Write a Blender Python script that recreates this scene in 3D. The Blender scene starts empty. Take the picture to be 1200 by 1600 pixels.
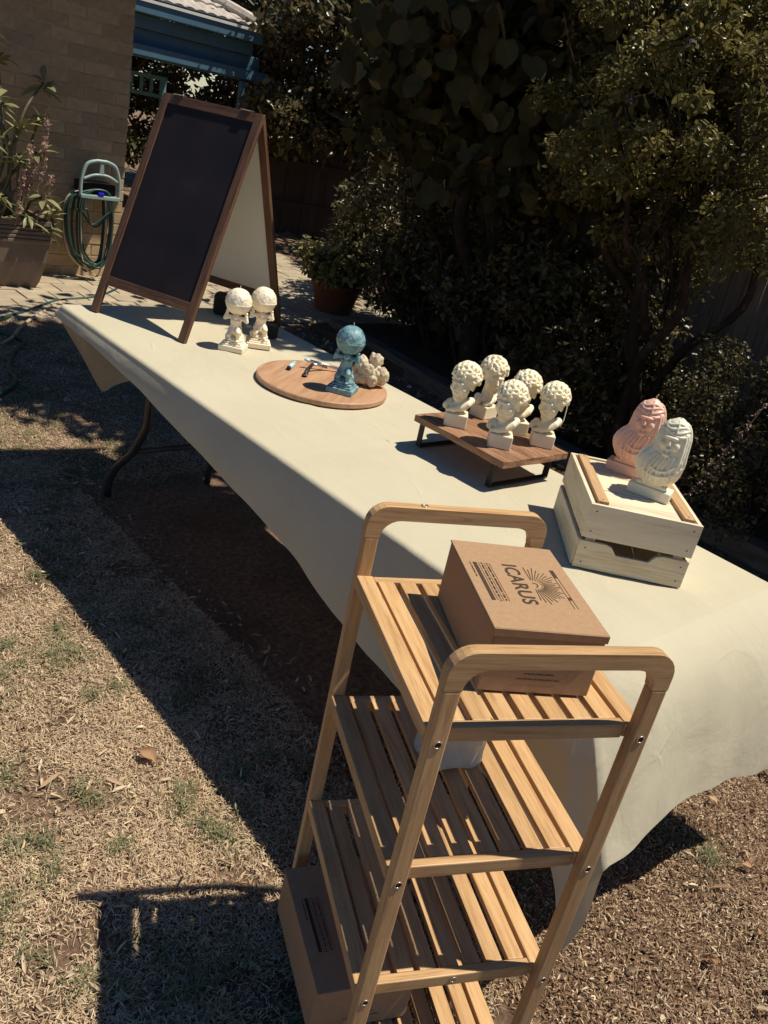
import bpy, bmesh, math, random
import numpy as np
from mathutils import Vector, Matrix, Euler, noise

random.seed(11)
rng = np.random.default_rng(11)
SC = bpy.context.scene
COL = SC.collection
PI = math.pi
def R(d): return math.radians(d)

# ------------------------------------------------------------------ camera, sky, sun, exposure
cam_data = bpy.data.cameras.new('camera')
cam = bpy.data.objects.new('camera', cam_data)
COL.objects.link(cam)
cam_data.sensor_fit = 'VERTICAL'
cam_data.sensor_height = 36.0
cam_data.lens = 36.0 * 1323.891 / 1600.0
cam_data.clip_start = 0.05
cam_data.clip_end = 400
cr = (0.7465, -0.6363, 0.1948); cu = (0.1340, 0.4305, 0.8926); cb = (-0.6518, -0.6402, 0.4066)
cam.matrix_world = Matrix(((cr[0], cu[0], cb[0], -1.2162), (cr[1], cu[1], cb[1], -0.6128), (cr[2], cu[2], cb[2], 1.54), (0, 0, 0, 1)))
SC.camera = cam

SUN = Vector((0.3617, -0.2715, 1.0)).normalized()
world = bpy.data.worlds.new('World'); SC.world = world
world.use_nodes = True
wn = world.node_tree.nodes; wl = world.node_tree.links
bg = wn['Background']
sky = wn.new('ShaderNodeTexSky'); sky.sky_type = 'NISHITA'; sky.sun_disc = False
sky.sun_elevation = math.asin(SUN.z); sky.sun_rotation = math.atan2(SUN.x, SUN.y)
sky.air_density = 0.8; sky.dust_density = 0.1; sky.ozone_density = 1.5
shs = wn.new('ShaderNodeHueSaturation'); shs.inputs['Saturation'].default_value = 1.3
wl.new(sky.outputs[0], shs.inputs['Color']); wl.new(shs.outputs[0], bg.inputs[0]); bg.inputs[1].default_value = 0.075
sun_data = bpy.data.lights.new('sun', 'SUN'); sun = bpy.data.objects.new('sun', sun_data); COL.objects.link(sun)
sun_data.energy = 5.0; sun_data.angle = R(0.53); sun_data.color = (1.0, 0.935, 0.79)
sun.rotation_euler = (-SUN).to_track_quat('-Z', 'Y').to_euler(); sun.location = (6, -5, 12)
vs = SC.view_settings
vs.view_transform = 'Standard'; vs.look = 'None'; vs.exposure = 0.2; vs.gamma = 1.0; vs.use_curve_mapping = False
SC.render.engine = 'CYCLES'
SC.cycles.max_bounces = 12; SC.cycles.diffuse_bounces = 8; SC.cycles.transparent_max_bounces = 8

# ------------------------------------------------------------------ materials
def new_mat(name, rough=0.6, spec=0.3):
    m = bpy.data.materials.new(name); m.use_nodes = True
    nt = m.node_tree; b = nt.nodes['Principled BSDF']
    b.inputs['Roughness'].default_value = rough
    b.inputs['Specular IOR Level'].default_value = spec
    return m, nt, nt.nodes, nt.links, b
def c4(c): return (c[0], c[1], c[2], 1)
def ramp(nodes, stops):
    r = nodes.new('ShaderNodeValToRGB'); e = r.color_ramp.elements
    e[0].position = stops[0][0]; e[0].color = c4(stops[0][1])
    e[1].position = stops[-1][0]; e[1].color = c4(stops[-1][1])
    for p, c in stops[1:-1]:
        x = e.new(p); x.color = c4(c)
    return r
def add_bump(nt, b, src, strength, dist):
    bp = nt.nodes.new('ShaderNodeBump'); bp.inputs['Strength'].default_value = strength; bp.inputs['Distance'].default_value = dist
    nt.links.new(src, bp.inputs['Height']); nt.links.new(bp.outputs[0], b.inputs['Normal'])
    return bp
def noise_tex(nodes, links, coord, scale, detail=6, rough=0.6, mapping=None):
    n = nodes.new('ShaderNodeTexNoise'); n.inputs['Scale'].default_value = scale; n.inputs['Detail'].default_value = detail; n.inputs['Roughness'].default_value = rough
    if mapping:
        mp = nodes.new('ShaderNodeMapping'); mp.inputs['Scale'].default_value = mapping
        links.new(coord, mp.inputs['Vector']); links.new(mp.outputs[0], n.inputs['Vector'])
    else: links.new(coord, n.inputs['Vector'])
    return n
def mixc(nodes, links, mode, fac, a, b):
    m = nodes.new('ShaderNodeMix'); m.data_type = 'RGBA'; m.blend_type = mode
    if isinstance(fac, (int, float)): m.inputs[0].default_value = fac
    else: links.new(fac, m.inputs[0])
    for sock, v in ((m.inputs[6], a), (m.inputs[7], b)):
        if isinstance(v, tuple): sock.default_value = c4(v)
        else: links.new(v, sock)
    return m.outputs[2]
def simple(name, stops, scale=20, rough=0.6, spec=0.3, bump=0.0, bdist=0.002, bscale=None, sss=0.0, sssr=(1, .6, .3), obj_var=0.0, metal=0.0, detail=6):
    m, nt, nd, lk, b = new_mat(name, rough, spec)
    tc = nd.new('ShaderNodeTexCoord')
    n = noise_tex(nd, lk, tc.outputs['Object'], scale, detail)
    r = ramp(nd, stops); lk.new(n.outputs[0], r.inputs[0]); colr = r.outputs[0]
    if obj_var:
        oi = nd.new('ShaderNodeObjectInfo'); hs = nd.new('ShaderNodeHueSaturation'); mr = nd.new('ShaderNodeMapRange')
        mr.inputs[3].default_value = 1 - obj_var; mr.inputs[4].default_value = 1 + obj_var
        lk.new(oi.outputs['Random'], mr.inputs[0]); lk.new(mr.outputs[0], hs.inputs['Value']); lk.new(colr, hs.inputs['Color']); colr = hs.outputs[0]
    lk.new(colr, b.inputs['Base Color']); b.inputs['Metallic'].default_value = metal
    if bump:
        n2 = noise_tex(nd, lk, tc.outputs['Object'], bscale or scale * 3, 8)
        add_bump(nt, b, n2.outputs[0], bump, bdist)
    if sss:
        b.inputs['Subsurface Weight'].default_value = sss; b.inputs['Subsurface Radius'].default_value = sssr; b.inputs['Subsurface Scale'].default_value = 0.008
    return m
def wood(name, light, mid, dark, axis, stretch=14.0, scale=9.0, rough=0.5, var=0.14, bump=0.15, spec=0.35, knots=False):  # knots: the pale rings of bamboo stems
    m, nt, nd, lk, b = new_mat(name, rough, spec)
    tc = nd.new('ShaderNodeTexCoord'); oi = nd.new('ShaderNodeObjectInfo')
    off = nd.new('ShaderNodeVectorMath'); off.operation = 'SCALE'; comb = nd.new('ShaderNodeCombineXYZ')
    for k in range(3): lk.new(oi.outputs['Random'], comb.inputs[k])
    lk.new(comb.outputs[0], off.inputs[0]); off.inputs['Scale'].default_value = 37.0
    add = nd.new('ShaderNodeVectorMath'); add.operation = 'ADD'
    lk.new(tc.outputs['Object'], add.inputs[0]); lk.new(off.outputs[0], add.inputs[1])
    s = [stretch] * 3; s[axis] = 1.0
    n1 = noise_tex(nd, lk, add.outputs[0], scale, 8, 0.65, tuple(s))
    s2 = [stretch * 4] * 3; s2[axis] = 1.2
    n2 = noise_tex(nd, lk, add.outputs[0], scale * 2.2, 4, 0.6, tuple(s2))
    r = ramp(nd, [(0.28, dark), (0.48, mid), (0.7, light)])
    mx = nd.new('ShaderNodeMath'); mx.operation = 'MULTIPLY_ADD'; mx.inputs[1].default_value = 0.5
    sub = nd.new('ShaderNodeMath'); sub.operation = 'SUBTRACT'; sub.inputs[1].default_value = 0.5
    lk.new(n2.outputs[0], sub.inputs[0]); lk.new(sub.outputs[0], mx.inputs[0]); lk.new(n1.outputs[0], mx.inputs[2])
    lk.new(mx.outputs[0], r.inputs[0])
    # broad tone change along the piece
    s3 = [6.0] * 3; s3[axis] = 1.0
    n3 = noise_tex(nd, lk, add.outputs[0], 5.0, 2, 0.5, tuple(s3))
    hs = nd.new('ShaderNodeHueSaturation'); mr = nd.new('ShaderNodeMapRange'); mr.inputs[3].default_value = 1 - var; mr.inputs[4].default_value = 1 + var
    ad = nd.new('ShaderNodeMath'); ad.operation = 'MULTIPLY_ADD'; ad.inputs[1].default_value = 0.6
    lk.new(oi.outputs['Random'], ad.inputs[0]); 
    m3 = nd.new('ShaderNodeMath'); m3.operation = 'MULTIPLY'; m3.inputs[1].default_value = 0.4; lk.new(n3.outputs[0], m3.inputs[0]); lk.new(m3.outputs[0], ad.inputs[2])
    lk.new(ad.outputs[0], mr.inputs[0]); lk.new(mr.outputs[0], hs.inputs['Value']); lk.new(r.outputs[0], hs.inputs['Color'])
    outc = hs.outputs[0]
    if knots:
        wv = nd.new('ShaderNodeTexWave'); wv.wave_type = 'BANDS'; wv.bands_direction = 'XYZ'[axis]; wv.inputs['Scale'].default_value = 1.55; wv.inputs['Distortion'].default_value = 0.5; wv.inputs['Detail Scale'].default_value = 30
        s4 = [30.0] * 3; s4[axis] = 1.0; mp4 = nd.new('ShaderNodeMapping'); mp4.inputs['Scale'].default_value = (1, 1, 1)
        strip = noise_tex(nd, lk, add.outputs[0], 1.0, 0, 0.5, tuple(90.0 if q != axis else 0.01 for q in range(3)))
        sh = nd.new('ShaderNodeVectorMath'); sh.operation = 'MULTIPLY_ADD'; sh.inputs[1].default_value = tuple(1.2 if q == axis else 0.0 for q in range(3))
        lk.new(strip.outputs[1], sh.inputs[0]); lk.new(add.outputs[0], sh.inputs[2]); lk.new(sh.outputs[0], wv.inputs['Vector'])
        k1 = nd.new('ShaderNodeMapRange'); k1.inputs[1].default_value = 0.965; k1.inputs[2].default_value = 1.0; k1.inputs[3].default_value = 0.0; k1.inputs[4].default_value = 0.42; lk.new(wv.outputs[1], k1.inputs[0])
        outc = mixc(nd, lk, 'MIX', k1.outputs[0], hs.outputs[0], dark)
    lk.new(outc, b.inputs['Base Color'])
    add_bump(nt, b, mx.outputs[0], bump, 0.002)
    return m
BL, BMD, BD = (0.58, 0.37, 0.185), (0.49, 0.295, 0.138), (0.33, 0.175, 0.075)
M_bam = [wood('bamboo_%s' % 'xyz'[k], BL, BMD, BD, k, 16, 7, 0.46, 0.24, 0.15, 0.3, True) for k in range(3)]
M_frame = [wood('stained_frame_wood_%s' % 'xyz'[k], (0.16, 0.082, 0.044), (0.11, 0.052, 0.028), (0.045, 0.02, 0.012), k, 12, 8, 0.6, 0.12, 0.35) for k in range(3)]
M_crate = [wood('pale_pine_%s' % 'xyz'[k], (0.74, 0.64, 0.46), (0.68, 0.575, 0.40), (0.48, 0.36, 0.22), k, 9, 5, 0.6, 0.06, 0.12) for k in range(3)]
M_batten = wood('pine_batten', (0.58, 0.38, 0.20), (0.50, 0.31, 0.15), (0.36, 0.2, 0.09), 1, 14, 8, 0.55, 0.1, 0.15)
M_rustic = wood('rustic_plank', (0.36, 0.20, 0.11), (0.25, 0.125, 0.065), (0.08, 0.035, 0.02), 1, 7, 7, 0.7, 0.1, 0.9)
M_disc = wood('oak_board', (0.50, 0.30, 0.175), (0.43, 0.24, 0.135), (0.28, 0.145, 0.075), 0, 10, 5, 0.5, 0.05, 0.2)
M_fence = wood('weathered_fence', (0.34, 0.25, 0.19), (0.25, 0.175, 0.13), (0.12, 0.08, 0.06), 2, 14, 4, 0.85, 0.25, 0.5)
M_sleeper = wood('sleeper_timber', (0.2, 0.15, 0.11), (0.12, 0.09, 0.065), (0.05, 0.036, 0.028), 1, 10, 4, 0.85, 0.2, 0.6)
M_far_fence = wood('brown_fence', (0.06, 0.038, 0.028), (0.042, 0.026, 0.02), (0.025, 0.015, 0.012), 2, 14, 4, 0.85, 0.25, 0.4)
M_bark = simple('bark', [(0.3, (0.022, 0.014, 0.01)), (0.6, (0.05, 0.034, 0.024)), (0.82, (0.14, 0.105, 0.075))], 14, 0.9, 0.15, 0.8, 0.01, 40)
M_steel = simple('black_steel', [(0.3, (0.012, 0.010, 0.009)), (0.7, (0.026, 0.021, 0.018))], 30, 0.5, 0.3, 0.1)
M_tube = simple('dark_grey_tube', [(0.3, (0.02, 0.02, 0.021)), (0.7, (0.04, 0.038, 0.036))], 20, 0.4, 0.5)
M_silver = simple('brushed_metal', [(0.3, (0.45, 0.45, 0.45)), (0.7, (0.7, 0.69, 0.66))], 60, 0.28, 0.5, metal=1.0)
M_slate = simple('chalkboard_slate', [(0.35, (0.012, 0.009, 0.011)), (0.6, (0.020, 0.015, 0.017)), (0.8, (0.036, 0.029, 0.030))], 5, 0.66, 0.22, 0.06, detail=9)
M_white_panel = simple('whiteboard_panel', [(0.3, (0.60, 0.58, 0.52)), (0.7, (0.68, 0.66, 0.60))], 3, 0.5, 0.4)
M_wax = simple('ivory_wax', [(0.3, (0.83, 0.73, 0.50)), (0.7, (0.88, 0.80, 0.59))], 9, 0.42, 0.4, 0.04, 0.001, 90, 0.25, (1, .75, .45))
M_wax_atlas = simple('cream_wax', [(0.3, (0.83, 0.70, 0.51)), (0.7, (0.90, 0.79, 0.61))], 9, 0.45, 0.4, 0.06, 0.001, 110, 0.25, (1, .7, .4))
M_wax_pink = simple('pink_wax', [(0.3, (0.78, 0.45, 0.33)), (0.7, (0.85, 0.55, 0.43))], 9, 0.4, 0.4, 0.04, 0.001, 90, 0.3, (1, .5, .3))
M_wax_pearl = simple('pearl_wax', [(0.3, (0.76, 0.70, 0.52)), (0.7, (0.83, 0.78, 0.61))], 9, 0.36, 0.45, 0.04, 0.001, 90, 0.3, (.9, .8, .6))
M_wick = simple('cotton_wick', [(0.3, (0.7, 0.64, 0.5)), (0.7, (0.8, 0.74, 0.6))], 90, 0.9, 0.1)
M_wick_burnt = simple('burnt_wick', [(0.3, (0.01, 0.01, 0.01)), (0.7, (0.03, 0.025, 0.02))], 90, 0.9, 0.1)
def marbled():
    m, nt, nd, lk, b = new_mat('marbled_blue_wax', 0.45, 0.4)
    tc = nd.new('ShaderNodeTexCoord')
    n = noise_tex(nd, lk, tc.outputs['Object'], 22, 5, 0.6, (1, 1, 1.8)); n.inputs['Distortion'].default_value = 1.2
    r = ramp(nd, [(0.34, (0.07, 0.15, 0.19)), (0.46, (0.135, 0.265, 0.305)), (0.56, (0.21, 0.36, 0.385)), (0.66, (0.34, 0.41, 0.34)), (0.78, (0.48, 0.48, 0.35))])
    lk.new(n.outputs[0], r.inputs[0]); lk.new(r.outputs[0], b.inputs['Base Color'])
    n2 = noise_tex(nd, lk, tc.outputs['Object'], 120, 6); add_bump(nt, b, n2.outputs[0], 0.1, 0.001)
    b.inputs['Subsurface Weight'].default_value = 0.1; b.inputs['Subsurface Scale'].default_value = 0.004
    return m
M_blue = marbled()
M_stone = simple('cream_coral_stone', [(0.25, (0.36, 0.26, 0.16)), (0.5, (0.6, 0.5, 0.35)), (0.75, (0.72, 0.63, 0.48))], 40, 0.9, 0.15, 0.6, 0.004, 160)
M_card = simple('kraft_cardboard', [(0.3, (0.345, 0.21, 0.115)), (0.5, (0.37, 0.23, 0.13)), (0.7, (0.40, 0.25, 0.145))], 120, 0.8, 0.15, 0.08, 0.0006, 200)
M_ink = simple('dark_print', [(0.3, (0.05, 0.032, 0.024)), (0.7, (0.085, 0.055, 0.04))], 200, 0.8, 0.1)
M_bolt = simple('bolt_metal', [(0.3, (0.5, 0.42, 0.32)), (0.7, (0.7, 0.62, 0.5))], 60, 0.35, 0.5, metal=0.9)
M_black = simple('black_plastic', [(0.3, (0.010, 0.009, 0.009)), (0.7, (0.018, 0.015, 0.014))], 40, 0.5, 0.4, 0.05)
M_plastic = None
def clear_plastic():
    m, nt, nd, lk, b = new_mat('milky_plastic', 0.3, 0.5)
    b.inputs['Base Color'].default_value = (0.72, 0.66, 0.54, 1); b.inputs['Transmission Weight'].default_value = 0.35
    b.inputs['Subsurface Weight'].default_value = 0.0; b.inputs['IOR'].default_value = 1.3
    tc = nd.new('ShaderNodeTexCoord'); n = noise_tex(nd, lk, tc.outputs['Object'], 28, 5); add_bump(nt, b, n.outputs[0], 0.5, 0.008)
    return m
M_plastic = clear_plastic()
M_glass_tool = simple('pale_blue_glass', [(0.3, (0.35, 0.6, 0.66)), (0.7, (0.6, 0.78, 0.8))], 40, 0.15, 0.6)
def cloth_mat():
    m, nt, nd, lk, b = new_mat('calico_cloth', 0.85, 0.15)
    tc = nd.new('ShaderNodeTexCoord')
    n = noise_tex(nd, lk, tc.outputs['Object'], 3.0, 6)
    r = ramp(nd, [(0.3, (0.51, 0.452, 0.325)), (0.7, (0.555, 0.497, 0.366))]); lk.new(n.outputs[0], r.inputs[0])
    lk.new(r.outputs[0], b.inputs['Base Color'])
    # weave + soft creases
    n2 = noise_tex(nd, lk, tc.outputs['Object'], 6.0, 5, 0.5, (1, 0.5, 1)); n2.inputs['Distortion'].default_value = 0.6
    n4 = noise_tex(nd, lk, tc.outputs['Object'], 420, 2)
    n5 = noise_tex(nd, lk, tc.outputs['Object'], 13.0, 4, 0.5, (1.1, 0.8, 1)); n5.inputs['Distortion'].default_value = 0.4
    a1 = nd.new('ShaderNodeMath'); a1.operation = 'MULTIPLY_ADD'; a1.inputs[1].default_value = 0.25; lk.new(n5.outputs[0], a1.inputs[0]); lk.new(n2.outputs[0], a1.inputs[2])
    a2 = nd.new('ShaderNodeMath'); a2.operation = 'MULTIPLY_ADD'; a2.inputs[1].default_value = 0.05; lk.new(n4.outputs[0], a2.inputs[0]); lk.new(a1.outputs[0], a2.inputs[2])
    v = nd.new('ShaderNodeTexVoronoi'); v.feature = 'DISTANCE_TO_EDGE'; v.inputs['Scale'].default_value = 2.7
    wp = noise_tex(nd, lk, tc.outputs['Object'], 1.7, 2); av = nd.new('ShaderNodeVectorMath'); av.operation = 'MULTIPLY_ADD'; av.inputs[1].default_value = (.35, .35, .35)
    lk.new(wp.outputs[1], av.inputs[0]); lk.new(tc.outputs['Object'], av.inputs[2]); lk.new(av.outputs[0], v.inputs['Vector'])
    mr = nd.new('ShaderNodeMapRange'); mr.inputs[1].default_value = 0.0; mr.inputs[2].default_value = 0.022; mr.inputs[3].default_value = 1.0; mr.inputs[4].default_value = 0.0; mr.interpolation_type = 'SMOOTHSTEP'; lk.new(v.outputs[0], mr.inputs[0])
    mk = noise_tex(nd, lk, tc.outputs['Object'], 5.5, 2); mkr = nd.new('ShaderNodeMapRange'); mkr.inputs[1].default_value = 0.52; mkr.inputs[2].default_value = 0.68; lk.new(mk.outputs[0], mkr.inputs[0])
    mm = nd.new('ShaderNodeMath'); mm.operation = 'MULTIPLY'; lk.new(mr.outputs[0], mm.inputs[0]); lk.new(mkr.outputs[0], mm.inputs[1])
    a3 = nd.new('ShaderNodeMath'); a3.operation = 'MULTIPLY_ADD'; a3.inputs[1].default_value = 0.16; lk.new(mm.outputs[0], a3.inputs[0]); lk.new(a2.outputs[0], a3.inputs[2])
    add_bump(nt, b, a3.outputs[0], 0.5, 0.015)
    # light passes through thin cotton
    tr = nd.new('ShaderNodeBsdfTranslucent'); tr.inputs[0].default_value = (0.70, 0.60, 0.42, 1)
    mx = nd.new('ShaderNodeMixShader'); mx.inputs[0].default_value = 0.07
    lk.new(b.outputs[0], mx.inputs[1]); lk.new(tr.outputs[0], mx.inputs[2]); lk.new(mx.outputs[0], nd['Material Output'].inputs[0])
    return m
M_cloth = cloth_mat()
def leaf_mat(name, stops, trans=0.3, rough=0.45, per_obj=True, tcol=None, spec=0.35):
    m, nt, nd, lk, b = new_mat(name, rough, spec)
    oi = nd.new('ShaderNodeObjectInfo'); ge = nd.new('ShaderNodeNewGeometry')
    ad = nd.new('ShaderNodeMath'); ad.operation = 'ADD'; fr = nd.new('ShaderNodeMath'); fr.operation = 'FRACT'
    lk.new(oi.outputs['Random'], ad.inputs[0]); lk.new(ge.outputs['Random Per Island'], ad.inputs[1]); lk.new(ad.outputs[0], fr.inputs[0])
    r = ramp(nd, stops); lk.new(fr.outputs[0], r.inputs[0])
    tc = nd.new('ShaderNodeTexCoord'); n = noise_tex(nd, lk, tc.outputs['Object'], 30, 4)
    mm = nd.new('ShaderNodeMapRange'); mm.inputs[3].default_value = 0.7; mm.inputs[4].default_value = 1.3; lk.new(n.outputs[0], mm.inputs[0])
    hs = nd.new('ShaderNodeHueSaturation'); lk.new(mm.outputs[0], hs.inputs['Value']); lk.new(r.outputs[0], hs.inputs['Color'])
    lk.new(hs.outputs[0], b.inputs['Base Color'])
    t = nd.new('ShaderNodeBsdfTranslucent')
    if tcol: t.inputs[0].default_value = c4(tcol)
    else: lk.new(hs.outputs[0], t.inputs[0])
    mx = nd.new('ShaderNodeMixShader'); mx.inputs[0].default_value = trans
    lk.new(b.outputs[0], mx.inputs[1]); lk.new(t.outputs[0], mx.inputs[2]); lk.new(mx.outputs[0], nd['Material Output'].inputs[0])
    return m
M_leaf_big = leaf_mat('heart_leaf', [(0, (0.06, 0.052, 0.022)), (0.5, (0.08, 0.07, 0.028)), (0.9, (0.115, 0.10, 0.036)), (1, (0.2, 0.15, 0.06))], 0.32, 0.62, spec=.18)
M_leaf_dark = leaf_mat('dark_foliage', [(0, (0.07, 0.058, 0.026)), (0.6, (0.11, 0.09, 0.038)), (0.93, (0.16, 0.13, 0.055)), (1, (0.30, 0.23, 0.13))], 0.3, 0.34)
M_leaf_dur = leaf_mat('small_olive_leaf', [(0, (0.12, 0.102, 0.030)), (0.5, (0.17, 0.145, 0.046)), (0.9, (0.23, 0.195, 0.066)), (1, (0.34, 0.27, 0.12))], 0.45, 0.32)
M_leaf_hedge = leaf_mat('hedge_leaf', [(0, (0.05, 0.055, 0.02)), (0.6, (0.1, 0.1, 0.035)), (1, (0.17, 0.15, 0.06))], 0.28, 0.45)
M_leaf_succ = leaf_mat('succulent_leaf', [(0, (0.13, 0.14, 0.055)), (0.5, (0.2, 0.2, 0.085)), (0.9, (0.28, 0.26, 0.12)), (1, (0.33, 0.28, 0.14))], 0.12, 0.45)
M_leaf_ger = leaf_mat('geranium_leaf', [(0, (0.14, 0.125, 0.04)), (0.6, (0.21, 0.185, 0.065)), (1, (0.30, 0.25, 0.105))], 0.25, 0.5)
M_flower = leaf_mat('dry_flower', [(0, (0.36, 0.22, 0.16)), (0.6, (0.48, 0.3, 0.24)), (1, (0.55, 0.4, 0.33))], 0.3, 0.8)
M_purple = leaf_mat('violet_flower', [(0, (0.05, 0.025, 0.22)), (1, (0.09, 0.04, 0.3))], 0.3, 0.6)
M_dry_leaf = leaf_mat('dry_leaf', [(0, (0.30, 0.16, 0.08)), (0.5, (0.42, 0.25, 0.13)), (1, (0.52, 0.36, 0.2))], 0.2, 0.7)
M_stem = simple('succulent_stem', [(0.3, (0.1, 0.08, 0.05)), (0.7, (0.2, 0.17, 0.1))], 30, 0.8, 0.2, 0.4)
M_grass = leaf_mat('lawn_blades', [(0, (0.53, 0.38, 0.23)), (0.35, (0.68, 0.52, 0.335)), (0.6, (0.39, 0.25, 0.145)), (0.8, (0.80, 0.65, 0.45)), (1, (0.20, 0.11, 0.065))], 0.18, 0.7)
M_green = leaf_mat('green_blades', [(0, (0.13, 0.14, 0.06)), (0.6, (0.20, 0.20, 0.095)), (1, (0.33, 0.29, 0.16))], 0.25, 0.6)
M_litter = leaf_mat('leaf_litter_chips', [(0, (0.16, 0.09, 0.05)), (0.4, (0.28, 0.17, 0.10)), (0.75, (0.42, 0.28, 0.17)), (1, (0.70, 0.56, 0.40))], 0.1, 0.8)
def ground_mat():
    m, nt, nd, lk, b = new_mat('dry_lawn_soil', 0.95, 0.1)
    tc = nd.new('ShaderNodeTexCoord')
    n = noise_tex(nd, lk, tc.outputs['Object'], 55, 8, 0.7)
    r = ramp(nd, [(0.3, (0.10, 0.055, 0.034)), (0.5, (0.23, 0.145, 0.095)), (0.72, (0.40, 0.28, 0.19))]); lk.new(n.outputs[0], r.inputs[0])
    n2 = noise_tex(nd, lk, tc.outputs['Object'], 2.2, 4)
    mr = nd.new('ShaderNodeMapRange'); mr.inputs[1].default_value = 0.45; mr.inputs[2].default_value = 0.7; lk.new(n2.outputs[0], mr.inputs[0])
    c = mixc(nd, lk, 'MIX', mr.outputs[0], r.outputs[0], (0.12, 0.08, 0.05))
    lk.new(c, b.inputs['Base Color']); add_bump(nt, b, n.outputs[0], 0.9, 0.02)
    return m
M_ground = ground_mat()
M_paver = simple('concrete_paver', [(0.3, (0.30, 0.24, 0.165)), (0.5, (0.37, 0.30, 0.21)), (0.7, (0.43, 0.355, 0.255))], 7, 0.9, 0.15, 0.4, 0.003, 90, obj_var=0.09)
M_sand = simple('joint_sand', [(0.3, (0.16, 0.12, 0.08)), (0.7, (0.26, 0.2, 0.14))], 60, 0.95, 0.1, 0.5)
M_brick = simple('buff_brick', [(0.25, (0.37, 0.25, 0.15)), (0.5, (0.47, 0.33, 0.20)), (0.75, (0.55, 0.40, 0.25))], 18, 0.9, 0.15, 0.6, 0.004, 90, obj_var=0.15)
M_mortar = simple('mortar', [(0.3, (0.56, 0.41, 0.25)), (0.7, (0.64, 0.49, 0.31))], 50, 0.95, 0.1, 0.5)
M_teal = simple('teal_painted_timber', [(0.3, (0.07, 0.15, 0.215)), (0.7, (0.09, 0.185, 0.26))], 5, 0.5, 0.35, 0.08, 0.002, 40)
M_teal_light = simple('aqua_painted_timber', [(0.3, (0.14, 0.34, 0.36)), (0.7, (0.19, 0.42, 0.43))], 5, 0.5, 0.35)
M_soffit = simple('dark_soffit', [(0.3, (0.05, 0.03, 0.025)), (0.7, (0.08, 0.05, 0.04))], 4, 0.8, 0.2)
M_tile = simple('grey_roof_tile', [(0.3, (0.36, 0.30, 0.26)), (0.5, (0.46, 0.4, 0.35)), (0.7, (0.56, 0.5, 0.43))], 12, 0.85, 0.2, 0.4, 0.004, 60, obj_var=0.12)
M_white_trim = simple('white_trim', [(0.3, (0.7, 0.68, 0.62)), (0.7, (0.8, 0.78, 0.72))], 6, 0.5, 0.3)
M_planter = simple('mocha_glazed_planter', [(0.3, (0.15, 0.105, 0.08)), (0.7, (0.21, 0.15, 0.115))], 6, 0.5, 0.35, 0.15, 0.002, 50)
M_terra = simple('terracotta', [(0.3, (0.11, 0.038, 0.022)), (0.7, (0.16, 0.06, 0.034))], 10, 0.8, 0.2, 0.3, 0.003, 60)
M_potsoil = simple('potting_soil', [(0.3, (0.06, 0.036, 0.024)), (0.7, (0.14, 0.088, 0.058))], 60, 0.95, 0.1, 0.9, 0.01)
M_hose = simple('green_hose', [(0.3, (0.014, 0.042, 0.035)), (0.7, (0.028, 0.07, 0.057))], 12, 0.4, 0.45)
M_hose_tan = simple('tan_hose', [(0.3, (0.42, 0.3, 0.19)), (0.7, (0.52, 0.39, 0.26))], 12, 0.45, 0.4)
M_hanger = simple('grey_teal_plastic', [(0.3, (0.24, 0.33, 0.32)), (0.7, (0.31, 0.41, 0.39))], 10, 0.4, 0.45)
M_bluecap = simple('blue_plastic', [(0.3, (0.01, 0.01, 0.5)), (0.7, (0.02, 0.02, 0.7))], 10, 0.4, 0.45)

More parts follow.
